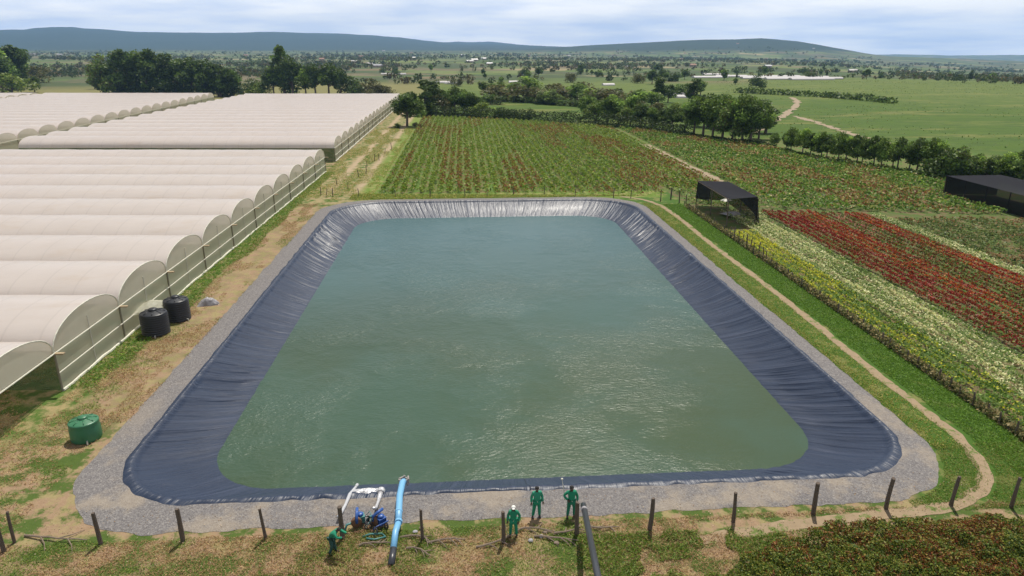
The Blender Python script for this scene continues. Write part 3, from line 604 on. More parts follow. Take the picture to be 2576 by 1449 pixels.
WHI = flower([(.42, .46, .33), (.33, .40, .25), (.38, .34, .24), (.26, .34, .12)], [5, 3, 1, 1], lambda x, y, k: (.26+.22*np.sin(k*2.1))+.45*np.clip((fbm(x*.9+3, y*.15, 3)-.33)*4, 0, 1), GR+[(.10, .15, .08), (.14, .2, .10)])
V, F, C = rows(36.4, 41.8, 33, 96, .9, 95, .20, .55, WHI, clip=lambda x, y: y < far_y(x)-.3); stuff('white_flowers', V, F, C)
def redp(x, y, k):
    base = np.clip(1.15-(1-np.clip((y-42)/26, 0, 1))*(.75+.35*(fbm(x*.5, y*.06, 3)-.5)*4), .1, .95); stripe = .55+.45*np.sin(x*1.4+1.1)
    olive = ((x > 50.2) & (x < 53)); return np.where(olive, base*.35, base*(.8+.25*stripe))*np.where(np.abs(x-50)<.35, .1, 1)*np.where(np.abs(x-53)<.3, .15, 1)*(.35+1.1*fbm(x*.8, y*.2, 3))
DG = [(.05, .085, .02), (.09, .10, .03), (.07, .05, .02), (.11, .14, .04)]
def redfn(x, y, k, n, t):
    org = (np.abs(x-48)<1.6) | (x > 53.5); f1 = palette(n, [(.15, .018, .014), (.105, .014, .014), (.175, .034, .015)]); f2 = palette(n, [(.26, .062, .014), (.20, .032, .016), (.28, .11, .016), (.16, .018, .022)])
    f = np.where((org & (RS.rand(n) < .6))[:, None], f2, f1); pk = (x > 50.5) & (x < 53) & (y > 80); f = np.where((pk & (RS.rand(n) < .5))[:, None], palette(n, [(.42, .10, .16), (.40, .2, .2)]), f)
    g = palette(n, DG+GR[:1]); p = redp(x, y, k); p = np.where(t > .35, p, p*.55); return np.where((RS.rand(n) < p)[:, None], f, g), None
V, F, C = rows(42.2, 56.5, 33, 96, 1.0, 75, .23, .6, redfn, clip=lambda x, y: y < far_y(x)-.3); stuff('red_flowers', V, F, C)
V, F, C = rows(56.7, 58.5, 36, 93, .9, 75, .22, .5, WHI, clip=lambda x, y: y < far_y(x)-.3); stuff('white_flowers', V, F, C)
OLV = lambda x, y, k, n, t: (np.where((RS.rand(n) < np.clip((fbm(x*.3, y*.2, 3)-.42)*4, .08, .6))[:, None], palette(n, [(.14, .09, .05), (.18, .13, .07)]), palette(n, [(.07, .11, .035), (.10, .14, .05), (.05, .085, .03)])), None)
V, F, C = rows(58.8, 100, 45, 90, 1.3, 26, .34, .35, OLV, clip=lambda x, y: y < far_y(x)-.3); stuff('low_crop', V, F, C)
# dry weeds in the picket line
n = 16000; x = 33.05+RS.normal(0, .16, n); y = RS.uniform(29, 100, n); z = RS.uniform(.05, .55, n)
V, F, C = leafquads(np.column_stack([x, y, z]), RS.uniform(.12, .3, n), palette(n, [(.07, .09, .035), (.13, .13, .07), (.05, .07, .025), (.2, .18, .1)])); stuff('weed_strip', V, F, C)
# bushy crop in the near right corner
def corner_clip(x, y):
    lim = np.interp(x, [8.6, 10.5, 13, 15.7, 20, 27, 40], [20, 23.6, 25.4, 26.4, 26.7, 26.6, 27.5]); return y < lim+(fbm(x*.8, y*.8, 3)-.5)*1.2
n = 260000; x = RS.uniform(8.5, 36, n); y = RS.uniform(19, 28, n); k_ = corner_clip(x, y) & (x < 31); x, y = x[k_], y[k_]; n = len(x)
hh = .15+1.15*fbm(x*1.1, y*1.1, 4); z = hh*RS.uniform(.3, 1, n)**.5; mm = .5*fbm(x*.7+8, y*.7, 4)+.5*fbm(x*2.6, y*2.6, 3); gg = np.clip((mm-.45)*6, .06, .7)*np.clip((x-10)/4, 0.1, 1)
C0 = np.where((RS.rand(n) < gg)[:, None], palette(n, [(.10, .035, .014), (.075, .04, .016), (.13, .065, .02), (.16, .13, .035)]), palette(n, [(.05, .09, .014), (.032, .06, .011), (.08, .12, .022), (.13, .15, .03)]))
V, F, C = leafquads(np.column_stack([x, y, z]), RS.uniform(.06, .16, n), C0, .4); stuff('bushy_undergrowth', V, F, C)
# left corner undergrowth
n = 90000; x = RS.uniform(-25, -6, n); y = RS.uniform(21.5, 26.5, n); k_ = y < 24.6-np.clip((x+14)*.35, 0, 3)+(fbm(x*.7, y*.7, 3)-.5)*2.2; x, y = x[k_], y[k_]; n = len(x)
z = (.1+.55*fbm(x*.9, y*.9, 4))*RS.uniform(.2, 1, n); V, F, C = leafquads(np.column_stack([x, y, z]), RS.uniform(.05, .14, n), palette(n, [(.05, .10, .016), (.035, .065, .012), (.09, .14, .025), (.17, .10, .04), (.2, .17, .07)], [4, 4, 3, 1, 1]), .4); stuff('bushy_undergrowth', V, F, C)

# ------------------------------------------------------------ grass tufts
TRK = np.array([(25, 108.3), (28.1, 106), (29.5, 100.9), (29.76, 92.6), (29.5, 81.8), (29.56, 71), (29.7, 64), (29.6, 55.6), (29.49, 50), (29.3, 44), (29.35, 39), (29.43, 36), (29.25, 33.4), (28.72, 31.6), (28.07, 30.4), (26.8, 29.2), (25.4, 28.5), (23.3, 28.1), (20.5, 28.0), (18, 27.8), (15.5, 27.5), (13, 27.1)])
def trackdist(x, y):
    d = np.full(len(x), 99.0)
    for a, b in zip(TRK[:-1], TRK[1:]):
        v = b-a; t = np.clip(((x-a[0])*v[0]+(y-a[1])*v[1])/(v@v), 0, 1); d = np.minimum(d, np.hypot(x-a[0]-t*v[0], y-a[1]-t*v[1]))
    return d
def grass(name, n, fx, size, colf, hmax=.16):
    x, y = fx(n); k = (trackdist(x, y) > .36+.3*(fbm(x*1.3, y*1.3, 3)-.5)) | (RS.rand(len(x)) < .06); x, y = x[k], y[k]; n = len(x); z = RS.uniform(.01, hmax, n); c = colf(x, y, n); V, F, C = leafquads(np.column_stack([x, y, z]), size*RS.uniform(.6, 1.5, n), c, .5, .24); return stuff(name, V, F, C)
def region(x0, x1, y0, y1, f):
    def g(n):
        x = RS.uniform(x0, x1, n); y = RS.uniform(y0, y1, n); k = f(x, y); return x[k], y[k]
    return g
MIXC = [(.07, .12, .022), (.11, .17, .03), (.24, .19, .09), (.34, .27, .15), (.20, .13, .07)]
def mixcol(x, y, n):
    g = palette(n, [(.06, .115, .02), (.09, .16, .028), (.13, .18, .04)]); b = palette(n, [(.20, .15, .09), (.24, .185, .11), (.18, .12, .072), (.15, .10, .06), (.28, .22, .14)]); p = np.clip((fbm(x*.45+1, y*.45, 4)-.52)*7, .05, .9); return np.where((RS.rand(n) < p)[:, None], g, b)
grass('grass', 150000, region(-26, 29, 22.5, 28.9, lambda x, y: (y < 28.6-.5*(fbm(x*.9, 0*x, 3)-.3)) & ~corner_clip(x, y+.4) & ~((np.abs(y-27.6) < .5) & (x > 11))), .10, mixcol, .09)
grass('grass', 15000, region(-10, 0, 23, 28.6, lambda x, y: fbm(x*.7+3, y*.7, 3) > .40+.35*np.clip(np.hypot((x+5)/3.2, (y-27)/2.2)-.5, 0, 1)**1.2), .12, lambda x, y, n: palette(n, [(.045, .09, .013), (.07, .13, .02), (.11, .16, .035), (.16, .14, .06)]), .14)
grass('grass', 60000, region(-36, -21.6, 28, 60, lambda x, y: (x < -22.2) & (fbm(x*.4, y*.4, 4) > .40)), .12, mixcol, .08)
grass('grass', 40000, region(-25.6, -21.2, 40, 106, lambda x, y: (fbm(x*.6+5, y*.3, 4) > .50)), .13, mixcol, .08)
grass('grass', 42000, region(-27.5, -23, 45, 135, lambda x, y: x < -25.0+2.2*(fbm(x*.4, y*.15, 3)-.5)), .2, lambda x, y, n: palette(n, [(.05, .12, .014), (.08, .17, .02), (.12, .19, .035), (.2, .19, .07)], [4, 4, 2, 1]), .18)
grass('grass', 130000, region(29.9, 32.8, 28.5, 102, lambda x, y: x > 30.1+.5*(fbm(x, y*.7, 3)-.5)), .13, lambda x, y, n: palette(n, [(.045, .11, .012), (.07, .155, .018), (.10, .20, .028)]), .09)
grass('grass', 34000, region(22.5, 33, 28.0, 34, lambda x, y: (np.hypot(np.maximum(x-21.3, 0), np.minimum(y-34.7, 0)) > 5.85)), .10, lambda x, y, n: palette(n, [(.05, .12, .014), (.08, .15, .02), (.15, .16, .05)]), .09)
grass('grass', 60000, region(27.1, 29.4, 33.5, 103, lambda x, y: (x < 27.6+.4*fbm(x*0, y*.8, 3)) | (RS.rand(len(x)) < .5)), .12, lambda x, y, n: palette(n, [(.07, .13, .02), (.12, .19, .03), (.24, .22, .08)]), .12)
grass('grass', 30000, region(-18, 33, 108.6, 113.4, lambda x, y: (y < 112.6-(x+14)*.09)), .26, lambda x, y, n: palette(n, [(.08, .14, .02), (.13, .20, .03), (.24, .23, .08)]), .2)
grass('grass', 60000, region(-26.5, -14.5, 108, 215, lambda x, y: (fbm(x*.5, y*.12, 3) > .43)), .2, lambda x, y, n: palette(n, [(.09, .15, .025), (.13, .19, .035), (.28, .23, .1)]), .22)
grass('grass', 34000, region(5, 15, 22, 27.4, lambda x, y: (fbm(x*.6+3, y*.6, 3) > .50-.16*np.clip((x-5)/4, 0, 1)) & ~corner_clip(x, y+.3)), .14, lambda x, y, n: palette(n, [(.05, .10, .014), (.08, .145, .02), (.12, .17, .04), (.17, .14, .06)], [4, 4, 3, 1]), .16)
grass('grass', 30000, region(-26, -4, 22, 25.6, lambda x, y: fbm(x*.6+9, y*.8, 3) > .46), .14, lambda x, y, n: palette(n, [(.045, .085, .014), (.07, .12, .02), (.15, .11, .05)], [4, 4, 1]), .14)
# loose stones, bits of straw and litter on the gravel and the near ground
n = 3500; x = RS.uniform(-23, 28, n); y = RS.uniform(23.5, 31.4, n); V, F, C = leafquads(np.column_stack([x, y, .09+0*x]), RS.uniform(.03, .08, n), palette(n, [(.22, .2, .17), (.30, .28, .25), (.15, .11, .08), (.2, .15, .1)], [4, 1, 3, 3]), .8, .8); stuff('litter', V, F, C)

# ------------------------------------------------------------ trees
BARK = simple('bark', (.13, .10, .075), .9, 0, .4, 5)
def tree_meshes(kind, seed, nleaf, cols, leaf=.055):
    """unit-height tree: returns (trunk mesh, crown mesh)"""
    r = np.random.RandomState(seed); rnd = random.Random(seed); blobs = []
    if kind == 'round': 
        for i in range(20): a = rnd.uniform(0, 6.28); q = rnd.uniform(.0, .27); h = rnd.uniform(.30, .86); q *= math.sin(math.pi*min(1, (h-.12)/.8))+.3; blobs.append((q*math.cos(a), q*math.sin(a), h, rnd.uniform(.10, .17)))
        base = .32
    elif kind == 'tall':
        for i in range(20): a = rnd.uniform(0, 6.28); h = rnd.uniform(.16, .93); q = rnd.uniform(0, .17)*(1.15-h*.6); blobs.append((q*math.cos(a), q*math.sin(a), h, rnd.uniform(.06, .11)))
        base = .25
    elif kind == 'cone':
        for i in range(22): a = rnd.uniform(0, 6.28); h = rnd.uniform(.12, .95); q = rnd.uniform(.3, 1)*.26*(1.05-h); blobs.append((q*math.cos(a), q*math.sin(a), h, .05+.11*(1-h))) 
        base = .15
    elif kind == 'wide':
        for i in range(20): a = rnd.uniform(0, 6.28); q = rnd.uniform(.1, .45); h = rnd.uniform(.27, .82)-.2*q; blobs.append((q*math.cos(a), q*math.sin(a), h, rnd.uniform(.10, .18)))
        base = .3
    else:
        for i in range(14): a = rnd.uniform(0, 6.28); q = rnd.uniform(0, .5); h = rnd.uniform(.15, .75)*(1-.5*q); blobs.append((q*math.cos(a), q*math.sin(a), h, rnd.uniform(.15, .26)))
        base = .1
    B = np.array(blobs); k = r.choice(len(B), nleaf, p=B[:, 3]**2/np.sum(B[:, 3]**2)); d = r.normal(size=(nleaf, 3)); d /= np.linalg.norm(d, axis=1)[:, None]
    rad = B[k, 3]*r.uniform(.55, 1.12, nleaf)*(1+.25*(r.rand(len(B))[k]-.5)); P = B[k, :3]+d*rad[:, None]*np.array([1, 1, .85]); P[:, 2] = np.maximum(P[:, 2], .02)
    tone = np.where(r.rand(len(B)) < .2, r.uniform(1.5, 2.1, len(B)), r.uniform(.65, 1.3, len(B)))[k]; cc = np.array(cols)[r.choice(len(cols), nleaf)]*(1.65*tone*r.uniform(.75, 1.25, nleaf))[:, None]*np.array([1.12, 1, .85])
    V, F, C = leafquads(P, leaf*r.uniform(.6, 1.4, nleaf), cc, 0, .6)
    crown = npmesh('crown', V, F, col=C); crown.materials.append(LEAF)
    mb = MB(); lean = rnd.uniform(-.03, .03); top = .62 if kind != 'bush' else .35; mb.tube([(0, 0, -.02), (lean*.5, 0, base*.6), (lean, .01, base+.1), (lean*1.4, .01, top)], [.03, .022, .017, .007], 7)
    for b in blobs[:7]: mb.tube([(lean, 0, base*.9), (b[0]*.5, b[1]*.5, (base+b[2])*.52), (b[0], b[1], b[2])], [.013, .009, .004], 5)
    me = bpy.data.meshes.new('trunk'); me.from_pydata(mb.V, [], mb.F); me.update(); me.materials.append(BARK); return me, crown
DK = [(.030, .055, .014), (.045, .08, .018), (.06, .10, .024)]; MD = [(.05, .095, .02), (.075, .13, .028), (.10, .16, .035)]; LT = [(.10, .16, .03), (.15, .20, .045), (.07, .12, .02)]; BR = [(.07, .08, .03), (.10, .10, .045), (.05, .07, .022)]
TP = {'dark_round': [tree_meshes('round', s, 4200, DK+MD[:1]) for s in (1, 2)], 'dark_tall': [tree_meshes('tall', s, 2200, DK, .05) for s in (3, 4)], 'cone': [tree_meshes('cone', 5, 2200, DK+MD[:1], .05)],
      'mid_round': [tree_meshes('round', s, 3800, MD) for s in (6, 7, 16)], 'mid_wide': [tree_meshes('wide', s, 4200, MD+BR[:1]) for s in (8, 9)], 'light_bush': [tree_meshes('bush', 10, 1500, LT, .08)], 'dark_bush': [tree_meshes('bush', s, 1700, DK+MD[:1], .08) for s in (11, 12)], 'brown_bush': [tree_meshes('bush', 13, 1500, BR, .08)], 'light_round': [tree_meshes('round', 14, 2200, LT[:1]+MD)]}
def tree(kind, x, y, h, label, group, w=1.0, name=None, cat=None):
    bush = 'bush' in kind; tm, cm = random.choice(TP[kind]); z = float(terrain(x, y))
    o = empty(name or ('bush' if bush else 'tree'), (x, y, z), random.uniform(0, 6.28)); o.scale = (h*w, h*w, h); tag(o, label, cat or ('bush' if bush else 'tree'), group)
    link('trunk', tm, None, o); link('crown', cm, None, o); return o
def trees(lst, labf, group, wk=1.28):
    """lst: (px, py of the foot, crown height in photo px, kind, width factor)"""
    for i, (px, py, hp, kind, w) in enumerate(lst):
        x, y = G(px, py); s = math.hypot(math.hypot(x, y), CAMH); h = hp/FPX*s*1.02; tree(kind, x, y, h, labf(i), group, w*wk)
one = G(1024, 318); tree('dark_round', one[0], one[1], 10.6, 'lone round tree at the far end of the greenhouse path, beside the flower field', None, 1.45)
trees([(288, 243, 95, 'mid_wide', .8), (325, 243, 97, 'dark_round', .95), (372, 243, 99, 'dark_round', .9), (415, 243, 88, 'dark_tall', 1.3), (450, 243, 80, 'dark_round', 1.0), (485, 243, 84, 'dark_round', .95), (520, 243, 80, 'dark_round', .9), (556, 243, 70, 'dark_tall', 1.2), (585, 243, 62, 'dark_round', 1.0)],
      lambda i: 'dense dark tree, %s from the left in the clump behind the white roofs' % ordn(i), 'clump of trees behind the greenhouses')
trees([(298+i*36, 243, 44+8*math.sin(i*2.1), 'dark_bush', 1.0) for i in range(9)], lambda i: 'low dense dark bush, %s from the left under the clump behind the white roofs' % ordn(i), 'bushes under the clump behind the greenhouses')
trees([(636, 241, 46, 'dark_bush', .9), (655, 242, 35, 'light_bush', 1.2), (690, 242, 60, 'dark_round', .9), (715, 242, 113, 'cone', 1.0), (738, 243, 88, 'dark_round', .9), (770, 243, 62, 'light_round', 1), (795, 243, 75, 'dark_round', .9), (828, 243, 76, 'dark_round', .95), (858, 242, 64, 'dark_round', .9), (885, 241, 52, 'dark_bush', 1), (912, 240, 44, 'brown_bush', 1.2), (940, 240, 34, 'brown_bush', 1.3), (968, 240, 28, 'brown_bush', 1.3)],
      lambda i: ('tall pointed tree, much the highest behind the greenhouse roofs' if i == 3 else 'tree or bush, %s from the left in the looser row behind the long greenhouse' % ordn(i)), 'looser row of trees behind the greenhouses')
trees([(8, 232, 75, 'dark_round', 1), (40, 225, 85, 'dark_round', 1), (66, 215, 50, 'brown_bush', 1.2), (90, 208, 40, 'brown_bush', 1.2), (30, 235, 45, 'light_bush', 1.3), (-25, 232, 90, 'mid_round', 1)],
      lambda i: 'tree, %s in the group at the left edge above the white roofs' % ordn(i), 'trees at the left edge')
trees([(1052, 292, 50, 'light_bush', 1), (1075, 290, 82, 'dark_tall', 1.6), (1098, 284, 66, 'dark_round', 1), (1120, 285, 60, 'brown_bush', 1), (1145, 288, 66, 'dark_round', .9), (1168, 286, 56, 'mid_round', 1), (1190, 289, 52, 'dark_round', 1), (1212, 292, 38, 'light_bush', 1.3), (1235, 262, 30, 'dark_bush', 1.4), (1262, 296, 30, 'dark_bush', 1.2), (1290, 298, 26, 'dark_bush', 1.2), (1330, 301, 24, 'dark_bush', 1.1)],
      lambda i: 'tree or bush, %s from the left in the group past the lone tree' % ordn(i), 'trees at the left corner of the flower field')
trees([(1235+i*31, 246+int(8*math.sin(i*1.7))+i*2, 46+int(8*math.sin(i*2.3)), ['mid_wide', 'brown_bush', 'mid_round', 'light_round', 'brown_bush'][i % 5], 1.15) for i in range(14)],
      lambda i: 'low spreading tree, %s from the left in the thicket beyond the small walled meadow' % ordn(i), 'thicket beyond the small meadow', 1.75)
trees([(1240+i*30, 252+i*2.3, 18, 'dark_bush', 1.7) for i in range(13)], lambda i: 'low dark bush, %s from the left along the far edge of the small meadow' % ordn(i), 'bushes along the far edge of the small meadow')
trees([(1475, 296, 54, 'mid_round', 1), (1500, 305, 58, 'mid_wide', .9), (1528, 310, 66, 'mid_round', 1), (1556, 312, 62, 'mid_round', 1), (1585, 318, 62, 'mid_wide', .85), (1612, 320, 56, 'dark_round', 1), (1640, 323, 52, 'mid_round', 1), (1668, 325, 50, 'dark_round', 1), (1690, 330, 58, 'dark_round', .9), (1540, 285, 45, 'light_round', 1.1), (1590, 290, 48, 'light_round', 1.1), (1640, 290, 40, 'brown_bush', 1.2), (1700, 296, 40, 'light_bush', 1)],
      lambda i: 'leafy tree, %s in the grove right of the small meadow behind the dark hedge' % ordn(i), 'grove behind the hedge')
trees([(1655, 262, 62, 'dark_tall', 1.5), (1680, 258, 42, 'dark_round', 1), (1718, 240, 34, 'dark_bush', 1), (1740, 258, 54, 'dark_tall', 1.4), (1762, 240, 34, 'mid_round', 1), (1640, 212, 34, 'dark_round', 1), (1665, 208, 30, 'dark_round', 1), (1700, 205, 26, 'dark_bush', 1), (1722, 200, 22, 'dark_round', 1)],
      lambda i: 'dark upright tree, %s in the scattered group beyond the grove, below the far hill' % ordn(i), 'dark trees beyond the grove')
trees([(1722, 330, 62, 'dark_round', .9), (1745, 338, 88, 'mid_round', .85), (1768, 342, 98, 'dark_round', .9), (1792, 346, 96, 'mid_round', .85), (1816, 350, 104, 'mid_round', .85), (1842, 354, 104, 'mid_wide', .75), (1866, 358, 108, 'mid_round', .8), (1888, 360, 100, 'dark_round', .8), (1908, 350, 84, 'mid_round', .8), (1925, 335, 74, 'dark_tall', 1.4), (1780, 320, 90, 'mid_wide', .8), (1835, 325, 90, 'brown_bush', .9), (1880, 318, 76, 'brown_bush', .9)],
      lambda i: 'tall tree, %s from the left in the big clump where the fields narrow' % ordn(i), 'big clump of trees in the middle distance')
rl = []
for i in range(19):
    t = i/18; px = 1948+t*(2350-1948)+[0, 6, -4, 3][i % 4]; py = np.interp(px, [1948, 2000, 2100, 2200, 2300, 2350], [372, 387, 407, 420, 432, 441]); rl.append((px, py, [34, 44, 56, 62, 54, 64, 58, 66, 60, 66, 58, 68, 64, 60, 70, 66, 74, 80, 70][i], ['mid_round', 'dark_round', 'mid_round', 'light_round', 'dark_round'][i % 5], .85))
trees(rl, lambda i: 'small round tree, %s from the left in the single line between crops and green plain' % ordn(i), 'line of trees between the crops and the plain', 1.12)
rm = [(2385, 452, 80, 'dark_bush', .9), (2412, 452, 76, 'mid_wide', .8), (2440, 455, 60, 'dark_bush', .9), (2470, 458, 62, 'mid_wide', .8), (2500, 462, 60, 'dark_bush', .9), (2530, 465, 66, 'light_round', 1), (2560, 468, 66, 'dark_bush', .9), (2595, 472, 72, 'mid_wide', .9), (2400, 435, 50, 'dark_bush', 1), (2455, 440, 46, 'mid_round', 1), (2510, 440, 50, 'dark_bush', .9), (2560, 445, 56, 'mid_round', 1)]
trees(rm, lambda i: 'thick dark bush, %s in the mass above the long black net tunnel' % ordn(i), 'bushes above the black net tunnel')
trees([(1000, 322, 14, 'dark_bush', 1.1), (1045, 318, 12, 'brown_bush', 1.2)], lambda i: ['small dark shrub at the foot of the lone tree, on its left', 'small brown shrub right of the lone tree at the field edge'][i], None)

# clipped dark hedge along the far edge of the flower field
def hedge_obj(pts, h, w, label, dens=60, cols=[(.012, .025, .007), (.02, .036, .01), (.032, .052, .014)], leaf=.5):
    P = np.array(pts, float); d = np.concatenate([[0], np.cumsum(np.hypot(*np.diff(P, axis=0).T))]); n = int(d[-1]*dens); t = RS.uniform(0, d[-1], n)
    x = np.interp(t, d, P[:, 0])+RS.normal(0, w*.35, n); y = np.interp(t, d, P[:, 1])+RS.normal(0, w*.35, n); hh = h*(.7+.6*fbm(t*.35, 0*t, 3)); z = hh*RS.uniform(0.02, 1, n)
    V, F, C = leafquads(np.column_stack([x, y, z]), leaf*RS.uniform(.6, 1.3, n), palette(n, cols)); o = link('hedge', npmesh('hedge', V, F, col=C), LEAF); return tag(o, label, 'hedge')
hedge_obj([G(1060, 291), G(1300, 301), G(1500, 315), G(1600, 324), G(1730, 343)], 3.3, 3.2, 'long dark hedge along the far edge of the flower field', 110)
hedge_obj([G(1730, 343), G(1850, 358), G(1900, 362), G(1950, 373)], .8, 1.6, 'low dark hedge at the feet of the big clump of trees', 50)
hedge_obj([G(1955, 378), G(2100, 411), G(2300, 436), G(2400, 452)], .5, 1.6, 'low weedy bank under the single line of trees', 40, MD+BR)
hedge_obj([G(1850, 233), G(1900, 236), G(2050, 243), G(2200, 255), G(2240, 260)], 2.5, 5, 'thin dark hedge crossing the green plain towards the right', 14, DK, 1.5)

# far trees and scrub on the plain: a mass of small crowns
def far_mass():
    pts = []
    n = 34000; th = RS.uniform(R(-44), R(50), n); r = np.exp(RS.uniform(math.log(380), math.log(5200), n)); x = r*np.sin(th); y = r*np.cos(th)
    m = fbm(x/170+5, y/90+3, 4); lim = np.interp(r, [380, 700, 1500, 5200], [.63, .585, .54, .50]); k = (m > lim) & (fbm(x/420+31, y/260, 3) > .44); k &= (r < 3300) & (terrain(x, y) < 22)
    hedg = (np.abs(((x*.3+y+60*fbm(x/300, y/300, 2)) % 95)-47) < 2.5*(1+r/900)) & (RS.rand(n) < .8) & (r > 500) & (r < 3800) & (fbm(x/240+9, y/240, 3) > .44); k |= hedg
    plain = (x-.33*y > 40) & (r < 620); k &= ~plain; k &= ~((x < -20) & (r < 440)); k &= ~((np.abs(x-60) < 130) & (r < 330)); k &= ~((r < 420) & (x > 40))
    wood = (x-.55*y > 60) & (r > 620) & (r < 1500) & (RS.rand(n) < .5) & (fbm(x/120, y/60, 3) > .42); k |= wood
    x, y, r = x[k], y[k], r[k]; n = len(x); h = RS.uniform(3, 8, n)*np.interp(r, [380, 1500, 5000], [.7, .9, 1.3]); z0 = terrain(x, y)
    L_ = 26; B = np.repeat(np.column_stack([x, y, z0+h*.5]), L_, axis=0); H = np.repeat(h, L_); d = RS.normal(size=(n*L_, 3)); d /= np.linalg.norm(d, axis=1)[:, None]
    P = B+d*(H*RS.uniform(.3, .62, n*L_))[:, None]*np.array([1.1, 1.1, .8]); base = np.repeat(palette(n, [(.025, .042, .014), (.038, .06, .02), (.05, .075, .025), (.06, .06, .03)]), L_, axis=0)*RS.uniform(.75, 1.25, (n*L_, 1))
    V, F, C = leafquads(P, H*.42*RS.uniform(.6, 1.4, n*L_), base, 0, .7); stuff('distant_woodland', V, F, C)
far_mass()
n = 26000; x = RS.uniform(60, 470, n); y = RS.uniform(120, 560, n); k_ = (x > 70+.0*y) & (x-.33*y > 15) & (y > hedgey(x)+8) & (fbm(x*.03, y*.06, 4) > .47) & (np.hypot(x, y) < 640); x, y = x[k_], y[k_]; n = len(x)
V, F, C = leafquads(np.column_stack([x, y, RS.uniform(.05, .35, n)]), RS.uniform(.3, .7, n), palette(n, [(.035, .07, .012), (.05, .09, .016), (.09, .12, .03), (.14, .14, .05)], [3, 4, 2, 1]), .85, .5); stuff('meadow_tussocks', V, F, C)
# individual field trees in the nearer plain
cnt = 0; tries = 0
while cnt < 70 and tries < 5000:
    tries += 1; th = R(random.uniform(-40, 44)); r = math.exp(random.uniform(math.log(430), math.log(1100))); x, y = r*math.sin(th), r*math.cos(th)
    if (x-.33*y > 40 and r < 650) or (x < -20 and r < 470): continue
    side = 'left' if th < R(-14) else ('right' if th > R(18) else 'middle')
    tree(random.choice(['dark_round', 'mid_round', 'dark_bush', 'dark_tall', 'brown_bush']), x, y, random.uniform(4.5, 10), 'tiny scattered tree out on the patchwork plain', 'scattered trees on the plain', 1.1, name='tree', cat='tree'); cnt += 1

# ------------------------------------------------------------ far houses and far white greenhouses
HW = simple('house_wall', (.38, .30, .23), .9); HR = [simple('roof_iron', (.36, .36, .38), .5), simple('roof_rust', (.30, .17, .12), .8), simple('roof_pale', (.5, .48, .46), .5)]
def house(x, y, w, d, h, rz, rm, label, group):
    z = float(terrain(x, y)); g = empty('house', (x, y, z), rz); tag(g, label, 'house', group)
    MB().box((0, 0, h/2-.5), (w, d, h+1)).build('wall', HW, g)
    e = .4; H = h+.02; MB().add([(-w/2-e, -d/2-e, H), (w/2+e, -d/2-e, H), (w/2+e, d/2+e, H), (-w/2-e, d/2+e, H), (-w/2-e, 0, H+d*.28), (w/2+e, 0, H+d*.28)], [(0, 1, 5, 4), (3, 4, 5, 2), (0, 4, 3), (1, 2, 5), (0, 3, 2, 1)]).build('roof', rm, g)
    MB().box((w*.15, -d/2-.03, 1.1), (1.0, .06, 2.0)).build('door', BARK, g)
    MB().box((-w*.25, -d/2-.03, 1.5), (1.1, .06, 1.0)).build('window', BARK, g)
for i in range(40):
    th = R(random.uniform(-38, 30)); r = math.exp(random.uniform(math.log(1000), math.log(4200))); house(r*math.sin(th), r*math.cos(th), random.uniform(8, 15), random.uniform(6, 8), 2.8, random.uniform(-.5, .5), HR[i % 3], 'tiny far farmhouse with a pale or rusty roof on the plain below the hills', 'farmhouses on the plain')
TUN = simple('far_tunnel_plastic', (.44, .42, .42), .5, 0, .1)
FW = [(1800, 186, 26), (1838, 192, 30), (1785, 196, 30), (1905, 194, 34), (1925, 198, 40), (1962, 197, 36), (1985, 200, 40), (2012, 197, 34), (2040, 201, 36), (2072, 199, 30), (1965, 192, 34), (2040, 194, 30)]
for i, (px, py, Ln) in enumerate(FW):
    x, y = G(px, py); z = float(terrain(x, y)); g = empty('polytunnel', (x, y, z), .05*math.sin(i)); tag(g, 'far white plastic tunnel, %s of the bright strip below the right hill' % ordn(i), 'polytunnel', 'bright far tunnels below the right hill')
    V = [(-Ln/2+Ln*a, 4*math.cos(math.pi*k/8), 1.6*math.sin(math.pi*k/8)+.2) for a in (0, 1) for k in range(9)]; MB().add(V, [(k, k+1, k+10, k+9) for k in range(8)]+[tuple(range(9))[::-1], tuple(range(9, 18))]).build('cover', TUN, g)
    MB().box((0, 0, .2), (Ln-.5, 7.6, .6)).build('base_wall', HW, g)
for i, (px, py, Ln) in enumerate([(1110, 209, 13), (1135, 211, 9), (1700, 240, 9), (1715, 246, 7), (1530, 215, 8), (1560, 165, 30), (990, 186, 25), (1300, 208, 12)]):
    x, y = G(px, py); z = float(terrain(x, y)); g = empty('polytunnel', (x, y, z), .1*math.sin(i*2)); tag(g, ['long low white tunnel just above the right end of the greenhouse roofs', 'short white tunnel right of the long low one', 'pale tunnel between dark trees left of the big clump', 'second pale tunnel between dark trees, nearer the camera', 'small pale tunnel above the thicket', 'far pale tunnel below the right hill foot', 'far pale tunnel in the middle of the plain', 'small pale tunnel left above the thicket'][i], 'polytunnel')
    V = [(-Ln/2+Ln*a, 2.5*math.cos(math.pi*k/8), 1.5*math.sin(math.pi*k/8)) for a in (0, 1) for k in range(9)]; MB().add(V, [(k, k+1, k+10, k+9) for k in range(8)]+[tuple(range(9))[::-1], tuple(range(9, 18))]).build('cover', TUN, g)

